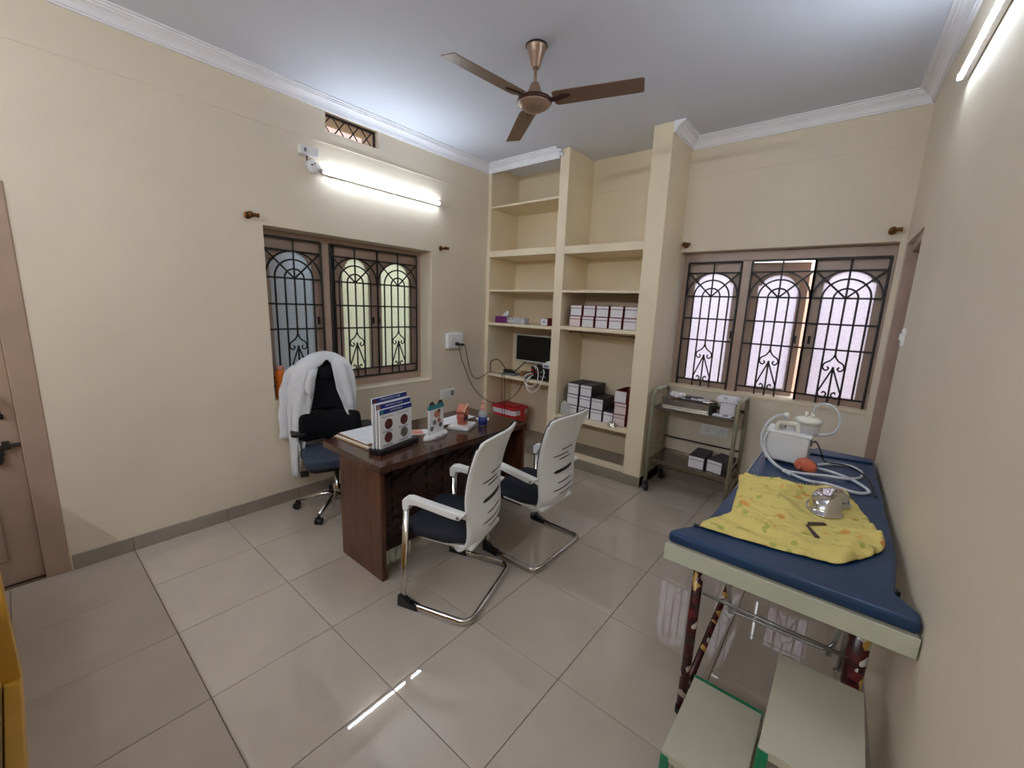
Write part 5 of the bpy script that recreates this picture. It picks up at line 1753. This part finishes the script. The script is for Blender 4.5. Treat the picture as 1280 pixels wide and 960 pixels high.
obj('carry_handle', tube(B(), fillet([(3.262, -0.87, PZ + 0.178), (3.262, -0.86, PZ + 0.225), (3.36, -0.84, PZ + 0.232), (3.37, -0.84, PZ + 0.178)], 0.02), 0.012, 10, ell=(0.012, 0.016)), 'ivory', sp_, smooth=True)
obj('filter_disc', lathe(B(), [(0, -0.012), (0.024, -0.012), (0.028, 0.0), (0.024, 0.012), (0, 0.012)], 20, (3.30, -0.86, PZ + 0.268), 'x'), 'ivory', sp_, smooth=True)
obj('gauge', lathe(B(), [(0, -0.0), (0.018, 0.0), (0.018, 0.02), (0, 0.024)], 16, (3.285, -0.80, PZ + 0.18)), 'chrome', sp_, smooth=True)
obj('power_inlet', bx((3.434, -0.80, PZ + 0.10), (3.444, -0.765, PZ + 0.135)), 'grey_plastic', sp_)
cable('black mains cord curling from the suction pump over the blue mattress',
      [[(3.4485, -0.78, 0.975), (3.455, -0.775, 0.985), (3.472, -0.76, 0.96), (3.495, -0.74, 0.905), (3.52, -0.72, 0.858), (3.60, -0.735, 0.868), (3.66, -0.80, 0.872), (3.71, -0.90, 0.866), (3.735, -1.0, 0.848), (3.745, -1.13, 0.847)]], 0.0042, 'cord')
hz = MZ + 0.0095
cable('milky suction hose arched from the jar and lying in coils on the mattress',
      [[(3.422, -0.80, 1.155), (3.425, -0.80, 1.18), (3.445, -0.805, 1.213), (3.482, -0.815, 1.224), (3.522, -0.82, 1.204), (3.548, -0.82, 1.160), (3.552, -0.82, 1.118), (3.54, -0.82, 1.075), (3.505, -0.815, 1.046), (3.45, -0.80, 1.03)],
       [(3.302, -0.895, 1.125), (3.275, -0.91, 1.137), (3.225, -0.925, 1.095), (3.199, -0.93, 1.02), (3.205, -0.935, 0.945), (3.245, -0.955, 0.885), (3.31, -1.01, hz + 0.004), (3.38, -1.08, hz), (3.47, -1.13, hz), (3.55, -1.11, hz), (3.66, -1.14, hz), (3.715, -1.09, hz), (3.70, -1.02, hz), (3.64, -0.93, hz), (3.56, -0.88, hz), (3.49, -0.86, hz)],
       [(3.225, -0.90, 1.03), (3.212, -0.92, 0.98), (3.222, -0.935, 0.92), (3.27, -0.975, hz + 0.015), (3.345, -1.04, hz), (3.42, -1.03, hz), (3.52, -0.99, hz + 0.004), (3.61, -0.97, hz + 0.008), (3.675, -0.88, hz), (3.69, -0.76, hz), (3.64, -0.67, hz), (3.56, -0.70, hz), (3.485, -0.79, hz)]], 0.0085, 'hose', 'hose', 'suction_hose')
mk = thing('rubber_mask', 'orange rubber bulb mask lying on the hose coils by the pump', 'mask', (3.432, -0.975, MZ + 0.046), math.radians(-25))
bm = B()
lathe(bm, [(0, -0.028), (0.05, -0.028), (0.058, -0.02), (0.056, 0.0), (0.044, 0.02), (0.024, 0.032), (0.016, 0.04), (0, 0.042)], 28, sx=1.0, sy=0.8)
R = Matrix.Rotation(math.radians(38), 4, 'X')
for v in bm.verts:
    v.co = R @ v.co
    v.co.z = max(v.co.z, -0.029)
obj('cup', bm, 'salmon', mk, smooth=True)
obj('spout', tube(B(), [(0.0, -0.03, 0.0), (-0.002, -0.062, -0.014)], 0.011, 10, r2=0.008), 'salmon', mk, smooth=True)
hc = thing('hose_connector', 'translucent tapered hose connector on the mattress below the pump', 'connector', (3.36, -1.075, MZ + 0.011), math.radians(-50))
obj('taper', tube(B(), [(-0.07, 0, 0), (-0.02, 0, 0), (0.03, 0, 0)], 0.006, 10, r2=0.0105), 'hose', hc, smooth=True)
obj('collar', tube(B(), [(-0.024, 0, 0), (-0.012, 0, 0)], 0.0105, 10), 'ivory', hc, smooth=True)

# ================================================================== FOOT STOOL with two cream steps
fs = thing('double_step_stool', 'cream metal two-step foot stool bound with green tape beside the couch', 'stool', (0, 0, 0))
for nm, x0, x1, y0, y1, z in (('lower', 3.238, 3.482, -2.52, -2.128, 0.235), ('upper', 3.499, 3.748, -2.50, -2.052, 0.452)):
    bm = B()
    box(bm, (x0, y0, z - 0.003), (x1, y1, z))
    box(bm, (x0, y0, z - 0.03), (x0 + 0.003, y1, z - 0.003))
    box(bm, (x1 - 0.003, y0, z - 0.03), (x1, y1, z - 0.003))
    box(bm, (x0 + 0.003, y0, z - 0.03), (x1 - 0.003, y0 + 0.003, z - 0.003))
    box(bm, (x0 + 0.003, y1 - 0.003, z - 0.03), (x1 - 0.003, y1, z - 0.003))
    st_ = obj('step', bm, 'cream_metal', fs, bevel=0.0015)
    for lx in (x0 + 0.014, x1 - 0.014):
        for ly in (y0 + 0.014, y1 - 0.014):
            obj('leg', tube(B(), [(lx, ly, 0.0), (lx, ly, z - 0.003)], 0.0105, 8), 'cream_metal', fs, smooth=True)
    if nm == 'lower':
        obj('tape', wall_cells(B(), [x0 - 0.002, x1 + 0.002], [z - 0.032, z + 0.0012], [], FY, y1 - 0.012, y1 + 0.002), 'green_tape', st_)
        obj('tape', bx((x0 - 0.002, y0 - 0.002, z - 0.09), (x0 + 0.026, y0 + 0.028, z - 0.012)), 'green_tape', st_, bevel=0.003)
    else:
        obj('tape', bx((x0 - 0.002, y0 - 0.003, z - 0.11), (x0 + 0.028, y0 + 0.028, z - 0.008)), 'green_tape', st_, bevel=0.003)
        obj('tape', bx((x0 - 0.006, -2.16, 0.18), (x0 + 0.012, -2.12, 0.255)), 'green_tape', st_, bevel=0.003)
obj('cross_bar', tube(B(), [(3.485, -2.5, 0.12), (3.485, -2.07, 0.12)], 0.008, 8), 'cream_metal', fs, smooth=True)

# ================================================================== YELLOW RACK close to the camera
yr = thing('wooden_rack', 'mustard yellow wooden rack at the near end of the room, by the door wall', 'rack', (0, 0, 0))
obj('plank', bx((2.05, -3.885, 0.76), (3.0, -3.858, 0.80)), 'mustard', yr, bevel=0.002)
obj('plank', bx((2.05, -3.925, 0.76), (3.0, -3.8875, 0.796)), 'mustard', yr, bevel=0.002)
obj('post', bx((2.06, -3.8885, 0.80), (2.125, -3.858, 1.055)), 'mustard', yr, bevel=0.002)
obj('upper_board', bx((2.13, -3.935, 0.797), (3.0, -3.8975, 1.0)), 'yellow', yr, bevel=0.002)
obj('board_edging', bx((2.13, -3.8970, 0.801), (3.0, -3.889, 1.0)), 'grey_plastic', yr)
obj('side_panel', bx((2.05, -4.05, 0.0), (2.075, -3.93, 0.758)), 'mustard', yr, bevel=0.002)
obj('side_panel', bx((2.975, -4.05, 0.0), (3.0, -3.93, 0.758)), 'mustard', yr, bevel=0.002)
obj('added_shade_body', bx((0.40, -4.62, 0.0), (3.0, -4.052, 0.93)), 'mustard', yr, bevel=0.004)  # unseen body added to shade the floor from the rear lamps
